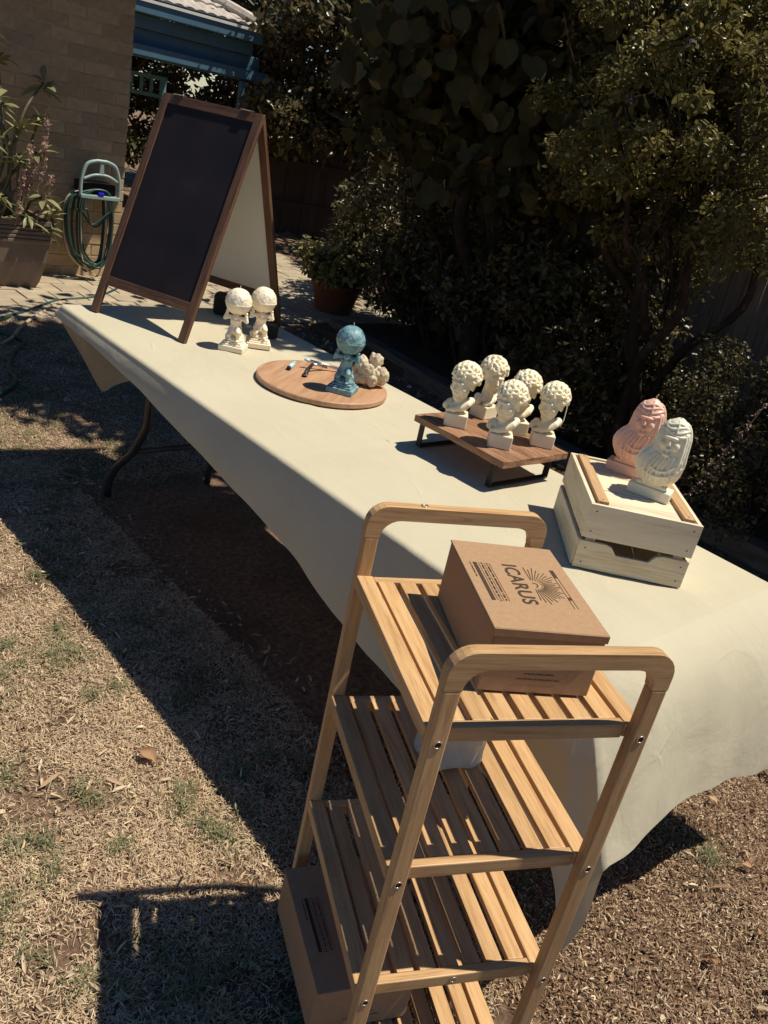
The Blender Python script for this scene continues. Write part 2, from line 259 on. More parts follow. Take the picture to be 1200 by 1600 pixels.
# ------------------------------------------------------------------ mesh helpers
class MB:
    def __init__(s): s.v = []; s.f = []
    def add(s, verts, faces, M=None):
        o = len(s.v)
        s.v += [tuple(M @ Vector(p)) for p in verts] if M else [tuple(p) for p in verts]
        s.f += [tuple(i + o for i in f) for f in faces]
        return s
    def box(s, x0, x1, y0, y1, z0, z1, M=None):
        v = [(x0, y0, z0), (x1, y0, z0), (x1, y1, z0), (x0, y1, z0), (x0, y0, z1), (x1, y0, z1), (x1, y1, z1), (x0, y1, z1)]
        return s.add(v, [(0, 3, 2, 1), (4, 5, 6, 7), (0, 1, 5, 4), (1, 2, 6, 5), (2, 3, 7, 6), (3, 0, 4, 7)], M)
    def tube(s, pts, rad, n=10, caps=True, closed=False):
        pts = [Vector(p) for p in pts]; k = len(pts)
        rs = rad if isinstance(rad, (list, tuple)) else [rad] * k
        up = None; rings = []
        for i, p in enumerate(pts):
            a = pts[i - 1] if i > 0 else (pts[-1] if closed else p); b = pts[i + 1] if i < k - 1 else (pts[0] if closed else p)
            t = (b - a).normalized()
            if up is None:
                up = t.cross(Vector((0, 0, 1)) if abs(t.z) < 0.9 else Vector((1, 0, 0))).normalized()
            u = (up - t * up.dot(t)).normalized(); w = t.cross(u); up = u
            rings.append([p + (u * math.cos(2 * PI * j / n) + w * math.sin(2 * PI * j / n)) * rs[i] for j in range(n)])
        o = len(s.v)
        for r in rings: s.v += [tuple(q) for q in r]
        rng_ = range(k if closed else k - 1)
        for i in rng_:
            i2 = (i + 1) % k
            for j in range(n):
                j2 = (j + 1) % n
                s.f.append((o + i * n + j, o + i * n + j2, o + i2 * n + j2, o + i2 * n + j))
        if caps and not closed:
            s.f.append(tuple(o + j for j in range(n))[::-1]); s.f.append(tuple(o + (k - 1) * n + j for j in range(n)))
        return s
    def lathe(s, prof, n=24, M=None, cap=True):
        v = []; f = []
        for r, z in prof:
            for j in range(n): v.append((r * math.cos(2 * PI * j / n), r * math.sin(2 * PI * j / n), z))
        for i in range(len(prof) - 1):
            for j in range(n):
                j2 = (j + 1) % n
                f.append((i * n + j, i * n + j2, (i + 1) * n + j2, (i + 1) * n + j))
        if cap:
            f.append(tuple(range(n))[::-1]); f.append(tuple((len(prof) - 1) * n + j for j in range(n)))
        return s.add(v, f, M)
    def prism(s, poly, z0, z1, M=None):
        n = len(poly)
        v = [(x, y, z0) for x, y in poly] + [(x, y, z1) for x, y in poly]
        f = [tuple(range(n))[::-1], tuple(range(n, 2 * n))] + [(i, (i + 1) % n, n + (i + 1) % n, n + i) for i in range(n)]
        return s.add(v, f, M)
    def ball(s, c, r, M=None, seg=12, ring=8, rot=None):
        rx, ry, rz = (r, r, r) if isinstance(r, (int, float)) else r
        v = [(0, 0, rz)]
        for i in range(1, ring):
            a = PI * i / ring
            for j in range(seg):
                b = 2 * PI * j / seg
                v.append((rx * math.sin(a) * math.cos(b), ry * math.sin(a) * math.sin(b), rz * math.cos(a)))
        v.append((0, 0, -rz)); f = []
        for j in range(seg): f.append((0, 1 + j, 1 + (j + 1) % seg))
        for i in range(ring - 2):
            for j in range(seg):
                a = 1 + i * seg + j; b = 1 + i * seg + (j + 1) % seg
                f.append((a, a + seg, b + seg, b))
        L = len(v) - 1
        for j in range(seg): f.append((L, 1 + (ring - 2) * seg + (j + 1) % seg, 1 + (ring - 2) * seg + j))
        T = Matrix.Translation(c) @ (rot.to_matrix().to_4x4() if rot else Matrix.Identity(4))
        return s.add(v, f, (M @ T) if M else T)
    def cap(s, a, b, ra, rb, n=10):      # capsule-like limb
        a = Vector(a); b = Vector(b)
        s.tube([a, a.lerp(b, .33), a.lerp(b, .67), b], [ra, ra * .67 + rb * .33, ra * .33 + rb * .67, rb], n)
        s.ball(a, ra, seg=n, ring=6); s.ball(b, rb, seg=n, ring=6)
        return s
    def mesh(s, name, smooth=False):
        me = bpy.data.meshes.new(name); me.from_pydata(s.v, [], s.f); me.update()
        if smooth: me.shade_smooth()
        return me
def link(name, me, mat, parent=None, loc=None, rot=None, bevel=0, kind=None):
    o = bpy.data.objects.new(name, me); COL.objects.link(o)
    if mat and not me.materials: me.materials.append(mat)
    if parent: o.parent = parent
    if loc is not None: o.location = loc
    if rot is not None: o.rotation_euler = rot
    if bevel:
        b = o.modifiers.new('bevel', 'BEVEL'); b.width = bevel; b.segments = 2; b.limit_method = 'ANGLE'; b.angle_limit = R(40)
    if kind: o['kind'] = kind
    return o
def tag(o, label, cat, group=None):
    o['label'] = label; o['category'] = cat
    if group: o['group'] = group
    return o
def thing(name, label, cat, loc=(0, 0, 0), rz=0.0, group=None):
    o = bpy.data.objects.new(name, None); COL.objects.link(o); o.empty_display_size = 0.05
    o.location = loc; o.rotation_euler = (0, 0, rz)
    return tag(o, label, cat, group)
def copy_thing(root, loc, rz, label, group=None):
    r = root.copy(); COL.objects.link(r); r.location = loc; r.rotation_euler = (0, 0, rz); r['label'] = label
    if group: r['group'] = group
    for ch in root.children:
        c = ch.copy(); COL.objects.link(c); c.parent = r
        for g in ch.children:
            d = g.copy(); COL.objects.link(d); d.parent = c
    return r
def np_mesh(name, V, F, mat, smooth=False):
    V = np.asarray(V, np.float32); F = np.asarray(F, np.int32); k = F.shape[1]
    me = bpy.data.meshes.new(name)
    me.vertices.add(len(V)); me.vertices.foreach_set('co', V.ravel())
    me.loops.add(F.size); me.loops.foreach_set('vertex_index', F.ravel())
    me.polygons.add(len(F)); me.polygons.foreach_set('loop_start', np.arange(0, F.size, k, dtype=np.int32))
    me.update(calc_edges=True)
    if smooth: me.shade_smooth()
    if mat: me.materials.append(mat)
    return me
def remeshed(mb, voxel, smooth_iter=2, noise_amp=0.0, noise_scale=60.0, name='sculpt', dec=None):
    me = mb.mesh(name); o = bpy.data.objects.new('tmp', me); COL.objects.link(o)
    r = o.modifiers.new('r', 'REMESH'); r.mode = 'VOXEL'; r.voxel_size = voxel; r.use_smooth_shade = True
    if smooth_iter:
        sm = o.modifiers.new('s', 'SMOOTH'); sm.iterations = smooth_iter; sm.factor = 0.5
    if dec:
        d = o.modifiers.new('d', 'DECIMATE'); d.ratio = dec
    dg = bpy.context.evaluated_depsgraph_get(); ev = o.evaluated_get(dg)
    out = bpy.data.meshes.new_from_object(ev, depsgraph=dg)
    bpy.data.objects.remove(o); bpy.data.meshes.remove(me)
    if noise_amp:
        for vtx in out.vertices:
            vtx.co += vtx.normal * noise_amp * noise.noise(vtx.co * noise_scale)
    out.shade_smooth(); out.materials.clear()
    return out
def text_mesh(body, size, extrude=0.0, bold=0.0, align='CENTER', spacing=1.0):
    cu_ = bpy.data.curves.new('t', 'FONT'); cu_.body = body; cu_.size = size; cu_.extrude = extrude; cu_.offset = bold; cu_.align_x = align; cu_.align_y = 'CENTER'; cu_.space_character = spacing
    cu_.resolution_u = 4
    o = bpy.data.objects.new('tmp', cu_); COL.objects.link(o)
    dg = bpy.context.evaluated_depsgraph_get(); me = bpy.data.meshes.new_from_object(o.evaluated_get(dg), depsgraph=dg)
    bpy.data.objects.remove(o); bpy.data.curves.remove(cu_)
    return me
def Rz(a): return Matrix.Rotation(a, 4, 'Z')
def Ry(a): return Matrix.Rotation(a, 4, 'Y')
def Rx(a): return Matrix.Rotation(a, 4, 'X')
def Tr(*p): return Matrix.Translation(p)

# ------------------------------------------------------------------ ground
def ground_z(x, y): return 0.012 * noise.noise(Vector((x * 1.3, y * 1.3, 0)))
gv = []; gf = []
xs = np.concatenate([[-60, -20, -8], np.linspace(-3, 5, 81), [8, 20, 60]]); ys = np.concatenate([[-60, -20, -6], np.linspace(-2.5, 4.7, 73), [4.9, 10, 20, 60]])
for yy in ys:
    for xx in xs:
        z = ground_z(xx, yy) if (-3 < xx < 5 and -2.5 < yy < 4.7) else 0.0
        gv.append((xx, yy, z - (0.006 if yy > 4.8 else 0)))
nx = len(xs)
for j in range(len(ys) - 1):
    for i in range(nx - 1): gf.append((j * nx + i, j * nx + i + 1, (j + 1) * nx + i + 1, (j + 1) * nx + i))
g_me = bpy.data.meshes.new('ground'); g_me.from_pydata(gv, [], gf); g_me.shade_smooth()
link('ground', g_me, M_ground, kind='structure')

# paved terrace with single pavers
terr = link('paving', MB().box(-0.4, 4.62, 4.80, 8.2, -0.05, 0.004).mesh('paving'), M_sand, kind='structure')
pv_mesh = [MB().box(-0.106, 0.106, -0.111, 0.111, 0, 0.05).mesh('paver') for _ in range(1)]
for j in range(14):
    y = 4.92 + j * 0.23
    for i in range(23):
        x = -0.28 + i * 0.22 + (0.11 if j % 2 else 0)
        if x > 4.5 or x < 0.2: continue
        if 2.1 < x < 2.6 and y > 6.2: continue
        o = link('paver', pv_mesh[0], M_paver, terr, (x, y, -0.034 + random.uniform(-.0025, .0025)), (random.uniform(-.008, .008), random.uniform(-.008, .008), random.uniform(-.012, .012)), bevel=0.004)

# ------------------------------------------------------------------ house with brick wall
house = thing('brick_house', 'buff brick house wall with the hose hung on it', 'house', (1.935, 6.03, 0))
link('wall', MB().box(-6.0, -0.008, 0.008, 4.5, 0, 2.45).mesh('wall'), M_mortar, house)
bm_full = MB().box(-0.115, 0.115, 0, 0.05, 0, 0.076).mesh('brick')
bm_half = MB().box(-0.055, 0.055, 0, 0.05, 0, 0.076).mesh('brick_half')
for r in range(26):
    z = 0.006 + r * 0.086
    x = -0.12 if r % 2 == 0 else -0.24
    if r % 2: link('brick', bm_half, M_brick, house, (-0.058, random.uniform(-.0015, .0015), z), bevel=0.003)
    for k in range(9):
        link('brick', bm_full, M_brick, house, (x - k * 0.24 - 0.002, random.uniform(-.002, .002), z), (0, random.uniform(-.004, .004), random.uniform(-.006, .006)), bevel=0.003)
    # return of the corner
    link('brick', bm_full, M_brick, house, (0.0, 0.172 + (0.12 if r % 2 else 0), z), (0, 0, PI / 2), bevel=0.003)
link('eave', MB().box(-6, 0.58, -0.48, 4.5, 2.455, 2.52).mesh('eave'), M_soffit, house)
link('gutter', MB().box(-6, 0.62, -0.575, -0.485, 2.42, 2.53).mesh('gutter'), M_teal, house)
link('roof', MB().add([(-6, -0.5, 2.54), (0.6, -0.5, 2.54), (0.6, 4.5, 2.54), (-6, 4.5, 2.54), (-6, 2.0, 3.6), (-1.5, 2.0, 3.6)], [(0, 1, 5, 4), (1, 2, 5), (2, 3, 4, 5), (3, 0, 4), (0, 3, 2, 1)]).mesh('roof'), M_tile, house)

# ------------------------------------------------------------------ patio roof beyond the corner
patio = thing('patio_roof', 'teal patio roof with gutter beam and grey tiles beyond the brick corner', 'patio roof', (3.3, 9.5, 0))
def patio_part(nm, mb, m, bev=0.0): return link(nm, mb.mesh(nm), m, patio, bevel=bev)
patio_part('gutter', MB().box(-2.2, 1.85, -0.16, -0.03, 2.13, 2.26), M_teal, 0.01)
patio_part('gutter_lip', MB().box(-2.2, 1.85, -0.175, -0.162, 2.245, 2.275), M_white_trim)
patio_part('fascia', MB().box(-2.2, 1.80, -0.025, 0.02, 1.99, 2.125), M_teal, 0.005)
patio_part('beam', MB().box(-2.0, 1.95, 0.03, 0.12, 1.70, 1.985), M_teal, 0.005)
patio_part('lower_beam', MB().box(-1.55, 2.05, -0.06, 0.026, 1.72, 1.83), M_teal, 0.005)
patio_part('ceiling', MB().box(-2.2, 1.8, 0.13, 3.4, 2.02, 2.06), M_soffit)
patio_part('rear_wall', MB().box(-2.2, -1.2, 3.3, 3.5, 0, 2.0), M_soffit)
post = patio_part('post', MB().box(1.68, 1.80, -0.03, 0.02, 0, 1.69), M_teal, 0.004)
slope = math.atan2(0.9, 2.2)
tile_me = MB()
for k in range(2):
    w = 0.14
    x0 = -w + k * w
    pts = [(x0 + w * t / 6, 0.018 * math.sin(PI * t / 6)) for t in range(7)]
    poly = pts + [(x0 + w, -0.012), (x0, -0.012)]
    v = [(a, 0.0, b + 0.02) for a, b in poly] + [(a, 0.36, b) for a, b in poly]; n = len(poly)
    tile_me.add(v, [tuple(range(n)), tuple(range(n, 2 * n))[::-1]] + [(i, n + i, n + (i + 1) % n, (i + 1) % n) for i in range(n)])
tile_me = tile_me.mesh('roof_tile')
for j in range(6):
    for i in range(14):
        x = -2.0 + i * 0.28
        if x + 0.14 > 1.86 - j * 0.29: continue
        y = -0.12 + j * 0.31
        link('roof_tile', tile_me, M_tile, patio, (x, y * math.cos(slope), 2.285 + (y + 0.12) * math.sin(slope)), (slope, 0, 0))
hip = MB()
hip.tube([(1.86, -0.12, 2.33), (0.0, 1.7, 3.08)], 0.065, 8)
patio_part('ridge_cap', hip, M_tile)
patio_part('roof_deck', MB().add([(-2.2, -0.1, 2.262), (1.8, -0.1, 2.262), (0, 1.7, 2.95), (-2.2, 1.7, 2.95), (1.8, 3.4, 2.27)], [(0, 1, 2, 3), (1, 4, 2)]), M_soffit)
# aqua railing beyond
rail = thing('railing', 'pale aqua timber railing in front of the sunlit hedge', 'railing', (4.0, 11.2, 0))
link('rail', MB().box(-0.7, 0.9, 0, 0.05, 1.50, 1.55).mesh('rail'), M_teal_light, rail)
link('rail', MB().box(-0.7, 0.9, 0, 0.05, 1.28, 1.325).mesh('rail'), M_teal_light, rail)
bal = MB().box(-0.02, 0.02, 0.01, 0.04, 1.326, 1.499).mesh('baluster')
for k in range(11): link('baluster', bal, M_teal_light, rail, (-0.62 + k * 0.145, 0, 0))
for x in (-0.69, 0.89): link('rail_post', MB().box(-0.03, 0.03, 0.055, 0.11, 0, 1.55).mesh('rail_post'), M_teal_light, rail, (x, 0, 0))

# ------------------------------------------------------------------ fences
def paling_fence(name, label, p0, p1, h, m, w=0.1, gap=0.012, cat='fence'):
    p0 = Vector((p0[0], p0[1], 0)); p1 = Vector((p1[0], p1[1], 0)); L = (p1 - p0).length
    t = thing(name, label, cat, p0, math.atan2(p1.y - p0.y, p1.x - p0.x))
    me = [MB().box(-w / 2, w / 2, -0.008, 0.008, 0, 1).mesh('paling') for _ in range(1)]
    n = int(L / (w + gap))
    for i in range(n):
        o = link('paling', me[0], m, t, ((i + .5) * (w + gap), random.uniform(-.006, .006), 0.03 + random.uniform(-.02, .02)), (random.uniform(-.008, .008), random.uniform(-.004, .004), random.uniform(-.03, .03)))
        o.scale = (random.uniform(1.02, 1.07), 1, h * random.uniform(.985, 1.015))
    for z in (0.35, h - 0.35): link('fence_rail', MB().box(0, L, -0.062, -0.022, z, z + 0.075).mesh('fence_rail'), m, t)
    return t
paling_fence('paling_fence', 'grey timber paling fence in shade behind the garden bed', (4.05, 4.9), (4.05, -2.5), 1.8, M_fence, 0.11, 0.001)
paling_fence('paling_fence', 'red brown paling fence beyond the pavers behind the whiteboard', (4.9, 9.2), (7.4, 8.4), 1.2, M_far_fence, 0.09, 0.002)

# ------------------------------------------------------------------ folding table, cloth
TW, TL, TH = 0.79, 2.4176, 0.74
table = thing('folding_table', 'long folding table hidden under the cream cloth', 'table', (TW / 2, TL / 2, 0))
link('tabletop', MB().box(-TW / 2 + .008, TW / 2 - .008, -TL / 2 + .008, TL / 2 - .008, TH - 0.045, TH - 0.006).mesh('tabletop'), M_white_panel, table, bevel=0.008)
def leg_frame(sy):
    # U shaped tube leg, splayed foot
    y_t = sy * (TL / 2 - 0.42); y_b = sy * (TL / 2 - 0.14)
    w = TW / 2 - 0.17
    pts = []
    for sx in (-1, 1):
        L = [Vector((sx * w, y_t, TH - 0.06)), Vector((sx * w, y_t, 0.52)), Vector((sx * w, y_t + sy * .005, 0.42)), Vector((sx * w, y_t + sy * .03, 0.37)), Vector((sx * w, y_t + sy * .09, 0.28)), Vector((sx * w, y_b - sy * .05, 0.15)), Vector((sx * w, y_b - sy * .012, 0.09)), Vector((sx * w, y_b, 0.05)), Vector((sx * w, y_b, 0.012))]
        pts.append(L)
    return pts
for sy in (-1, 1):
    for L in leg_frame(sy): link('leg', MB().tube(L, 0.0145, 10).mesh('leg', True), M_tube, table)
    a, b = leg_frame(sy)
    link('cross_bar', MB().tube([a[4] , b[4]], 0.011, 8).mesh('cross_bar', True), M_tube, table)

def smoothstep(t): return t * t * (3 - 2 * t)
KEY = [  # edge point, hem point
    ((0.010, TL), (0.0, 2.432, 0.700)), ((0.0, TL - .02), (-0.012, 2.40, 0.694)), ((0, 2.1), (-0.016, 2.09, 0.690)), ((0, 1.73), (-0.020, 1.73, 0.664)), ((0, 1.59), (-0.022, 1.59, 0.646)),
    ((0, 1.25), (-0.022, 1.27, 0.608)), ((0, 0.959), (-0.022, 0.959, 0.562)), ((0, 0.605), (-0.026, 0.605, 0.474)), ((0, 0.365), (-0.022, 0.365, 0.432)), ((0, 0.15), (-0.018, 0.12, 0.395)),
    ((0, 0.04), (-0.016, -0.04, 0.365)), ((0, 0.012), (-0.020, -0.10, 0.30)), ((0.001, 0.003), (-0.012, -0.145, 0.175)), ((0.003, 0.001), (0.012, -0.162, 0.26)), ((0.012, 0.0), (0.012, -0.158, 0.392)),
    ((0.06, 0.0), (0.07, -0.160, 0.402)), ((0.14, 0), (0.14, -0.152, 0.405)), ((0.25, 0), (0.25, -0.146, 0.418)), ((0.377, 0), (0.377, -0.150, 0.418)), ((0.52, 0), (0.53, -0.152, 0.392)), ((0.66, 0), (0.66, -0.160, 0.352)), ((0.775, 0), (0.80, -0.165, 0.30)),
    ((TW - .003, 0.002), (0.88, -0.16, 0.25)), ((TW, 0.012), (0.90, -0.06, 0.30)), ((TW, 0.15), (0.83, 0.14, 0.42)), ((TW, 0.8), (0.815, 0.8, 0.46)), ((TW, 1.6), (0.815, 1.6, 0.50)), ((TW, 2.3), (0.815, 2.3, 0.50)),
    ((TW - .004, TL - .004), (0.84, 2.46, 0.46)), ((TW - .03, TL), (0.80, 2.452, 0.47)), ((0.5, TL), (0.52, 2.45, 0.458)), ((0.3, TL), (0.36, 2.448, 0.442)), ((0.15, TL), (0.25, 2.445, 0.412)), ((0.06, TL), (0.196, 2.442, 0.388)), ((0.03, TL), (0.10, 2.440, 0.545)),
]
def build_cloth():
    n = len(KEY); P = []; H = []
    for i in range(n):
        a, b = KEY[i], KEY[(i + 1) % n]; pa, pb = KEY[i - 1], KEY[(i + 2) % n]
        d = max(Vector(a[0]).to_3d().lerp(Vector(a[0]).to_3d(), 0).length * 0 + (Vector((b[0][0] - a[0][0], b[0][1] - a[0][1]))).length, (Vector(b[1]) - Vector(a[1])).length)
        m = max(3, int(d / 0.018))
        for k in range(m):
            t = k / m
            P.append(((1 - t) * a[0][0] + t * b[0][0], (1 - t) * a[0][1] + t * b[0][1]))
            h0, h1, h2, h3 = (Vector(q[1]) for q in (pa, a, b, pb))
            lin = h1.lerp(h2, t)
            cr_ = 0.5 * ((2 * h1) + (h2 - h0) * t + (2 * h0 - 5 * h1 + 4 * h2 - h3) * t * t + (3 * h1 - h0 - 3 * h2 + h3) * t ** 3)
            H.append(lin.lerp(cr_, 0.55))
    N = len(P); V = []; F = []
    rows = [0.0, .25, .5, .75, 1.0]       # roll over the edge, then the hang
    nh = 16; r = 0.014
    ctr = Vector((TW / 2, TL / 2))
    for i in range(N):
        px, py = P[i]
        ox = -1.0 if px < 0.02 else (1.0 if px > TW - 0.02 else 0.0); oy = -1.0 if py < 0.02 else (1.0 if py > TL - 0.02 else 0.0)
        if ox and oy:
            ex = min(px, TW - px) / 0.02; ey = min(py, TL - py) / 0.02
            ox *= 1 - ex * .9; oy *= 1 - ey * .9
        out = Vector((ox, oy)).normalized()
        near = (min(1, (px - .03) / .12) if (out.y < -.3 and px > .03) else 0.0)
        for t in rows:
            a = t * PI / 2 * (1 - .80 * near)
            V.append((px + out.x * r * (math.sin(a) - 1), py + out.y * r * (math.sin(a) - 1), TH + r * (math.cos(a) - 1)))
        S = Vector(V[-1])
        for k in range(1, nh + 1):
            t = k / nh
            q = S.lerp(H[i], t)
            if out.y < -.3 and px > .03:      # the near end rolls over softly
                wgt = near; ctl = Vector((S.x + (H[i].x - S.x) * .5, S.y + (H[i].y - S.y) * .70, S.z - .045))
                q = q.lerp(S * (1 - t) ** 2 + ctl * 2 * t * (1 - t) + H[i] * t * t, wgt)
            drop = (TH - r - H[i].z)
            q.x += out.x * 0.010 * math.sin(PI * t) * min(1, drop / .2); q.y += out.y * 0.010 * math.sin(PI * t) * min(1, drop / .2)
            wv = noise.noise(Vector((px * 3.1 + 7, py * 3.1, t * 0.9))) * 0.020 + noise.noise(Vector((px * 9, py * 9 + 3, t * 2.0))) * 0.009
            am = min(1, drop / .3) * smoothstep(t)
            q.x += out.x * wv * am; q.y += out.y * wv * am
            V.append(tuple(q))
    C_ = len(rows) + nh
    for i in range(N):
        j = (i + 1) % N
        for k in range(C_ - 1): F.append((i * C_ + k, i * C_ + k + 1, j * C_ + k + 1, j * C_ + k))
    # top sheet: rings that shrink from the edge to the centre line
    ds = [0.0, .004, .010, .018, .03, .045] + [.06 + .0185 * q for q in range(17)] + [TW / 2 - r]
    prev = [i * C_ for i in range(N)]
    for d in ds[1:]:
        cur = []
        for i in range(N):
            px, py = P[i]
            x = min(max(px, r + d), TW - r - d); y = min(max(py, r + d), TL - r - d)
            e = min(1, d / 0.05)
            z = TH + e * (0.0022 * noise.noise(Vector((x * 4, y * 2.4, 1))) + 0.0013 * noise.noise(Vector((x * 14, y * 9, 5))))
            for fy in (0.45, 1.02, 1.60): z += e * 0.0022 * math.exp(-((y - fy - 0.04 * (x - .4)) / 0.009) ** 2)
            z += e * 0.0016 * math.exp(-((x - 0.34 + 0.02 * math.sin(y * 2)) / 0.012) ** 2)
            cur.append(len(V)); V.append((x, y, z))
        for i in range(N):
            j = (i + 1) % N
            F.append((cur[i], prev[i], prev[j], cur[j]))
        prev = cur
    me = bpy.data.meshes.new('tablecloth'); me.from_pydata(V, [], F); 
    bm = bmesh.new(); bm.from_mesh(me); bmesh.ops.remove_doubles(bm, verts=bm.verts, dist=0.0004); bmesh.ops.recalc_face_normals(bm, faces=bm.faces); bm.to_mesh(me); bm.free()
    me.shade_smooth()
    return me
cl = link('tablecloth', build_cloth(), M_cloth)
tag(cl, 'cream calico cloth draped over the long table', 'tablecloth')
TOP = TH + 0.0035

# ------------------------------------------------------------------ bamboo shelf
TXY = (-0.4811, -0.0665); TROT = -0.4388; SW, SD = 0.3086, 0.3905
shelf = thing('bamboo_shelf', 'four tier bamboo shelf with slatted shelves and rounded handles', 'shelf', (TXY[0], TXY[1], 0), TROT)
PW, PD, HZ = 0.0255, 0.020, 0.982       # post width, depth, handle top
def u_frame():
    # outer and inner outline of an upside-down U, in x-z, swept in y
    xo0, xo1 = -PW / 2, SW + PW / 2; zt = HZ; ro, ri = 0.036, 0.034
    zc = zt - PW - ri
    outer = [(xo0, 0), (xo0, zc)]; inner = [(xo0 + PW, 0), (xo0 + PW, zc)]
    for k in range(7):
        a = PI - k * PI / 12
        outer.append((xo0 + ro + ro * math.cos(a), zt - ro + ro * math.sin(a))); inner.append((xo0 + PW + ri + ri * math.cos(a), zt - PW - ri + .0005 + (ri - .0005) * math.sin(a)))
    for k in range(7):
        a = PI / 2 - k * PI / 12
        outer.append((xo1 - ro + ro * math.cos(a), zt - ro + ro * math.sin(a))); inner.append((xo1 - PW - ri + ri * math.cos(a), zt - PW - ri + .0005 + (ri - .0005) * math.sin(a)))
    outer += [(xo1, zc), (xo1, 0)]; inner += [(xo1 - PW, zc), (xo1 - PW, 0)]
    n = len(outer)
    return outer, inner, n
outer, inner, nU = u_frame()
def u_piece(i0, i1, y0):
    mb = MB(); k = i1 - i0 + 1
    v = []
    for y in (y0, y0 + PD):
        v += [(outer[i][0], y, outer[i][1]) for i in range(i0, i1 + 1)] + [(inner[i][0], y, inner[i][1]) for i in range(i0, i1 + 1)]
    f = []
    for i in range(k - 1):
        f += [(i, i + 1, k + i + 1, k + i), (2 * k + i, 3 * k + i, 3 * k + i + 1, 2 * k + i + 1), (i, 2 * k + i, 2 * k + i + 1, i + 1), (k + i, k + i + 1, 3 * k + i + 1, 3 * k + i)]
    f += [(0, k, 3 * k, 2 * k), (k - 1, 2 * k + k - 1, 4 * k - 1, 2 * k - 1)]
    mb.add(v, f); return mb
for y0 in (-PD, SD):
    link('leg', u_piece(0, 1, y0).mesh('leg'), M_bam[2], shelf, bevel=0.0025)
    link('leg', u_piece(nU - 2, nU - 1, y0).mesh('leg'), M_bam[2], shelf, bevel=0.0025)
    link('handle', u_piece(1, nU - 2, y0).mesh('handle'), M_bam[0], shelf, bevel=0.0025)
bolt_ring = MB().lathe([(0.0046, 0), (0.0064, 0), (0.0064, 0.0012), (0.0046, 0.0012), (0.0046, 0)], 16, cap=False).mesh('bolt_ring', True)
bolt_hole = MB().lathe([(0.0046, 0.0), (0.0046, 0.0004)], 16).mesh('bolt_hole')
slat_mesh = MB().box(-0.0145, 0.0145, 0.012, SD - 0.012, -0.011, 0).mesh('slat')
for k in range(4):
    zt = 0.8379 - 0.2537 * k + 0.012
    sh = link('shelf_tray', MB().box(-0.013 + 0.0, 0.016, 0.0, SD, -0.024, 0.0).mesh('side_rail'), M_bam[1], shelf, (0, 0, zt), bevel=0.002)
    link('side_rail', MB().box(SW - 0.016, SW + 0.013, 0.0, SD, -0.024, 0.0).mesh('side_rail'), M_bam[1], sh, bevel=0.002)
    for nm, y0 in (('front_rail', 0.0), ('back_rail', SD - 0.016)):
        link(nm, MB().box(0.0165, SW - 0.0165, y0, y0 + 0.016, -0.026, -0.0015).mesh(nm), M_bam[0], sh, bevel=0.002)
    pitch = (SW - 0.033) / 7
    for i in range(7):
        o = link('slat', slat_mesh, M_bam[1], sh, (0.0165 + pitch * (i + .5), 0.0047, -0.003 + random.uniform(-.0006, .0006)), (0, random.uniform(-.006, .006), 0), bevel=0.0015)
    if k < 3:
        for x in (0, SW):
            link('bolt', bolt_ring, M_bolt, shelf, (x, -PD - 0.0003, zt - 0.012), (PI / 2, 0, 0)); link('bolt_hole', bolt_hole, M_black, shelf, (x, -PD - 0.0002, zt - 0.012), (PI / 2, 0, 0))
link('bolt', bolt_ring, M_bolt, shelf, (0.085, SD + 0.011, HZ + 0.0002)); link('bolt', bolt_ring, M_bolt, shelf, (SW / 2, -0.0005, 0.8379 - 0.5074), (PI / 2, 0, 0))
SHELF_Z = [0.8379 - 0.2537 * k + 0.012 for k in range(4)]

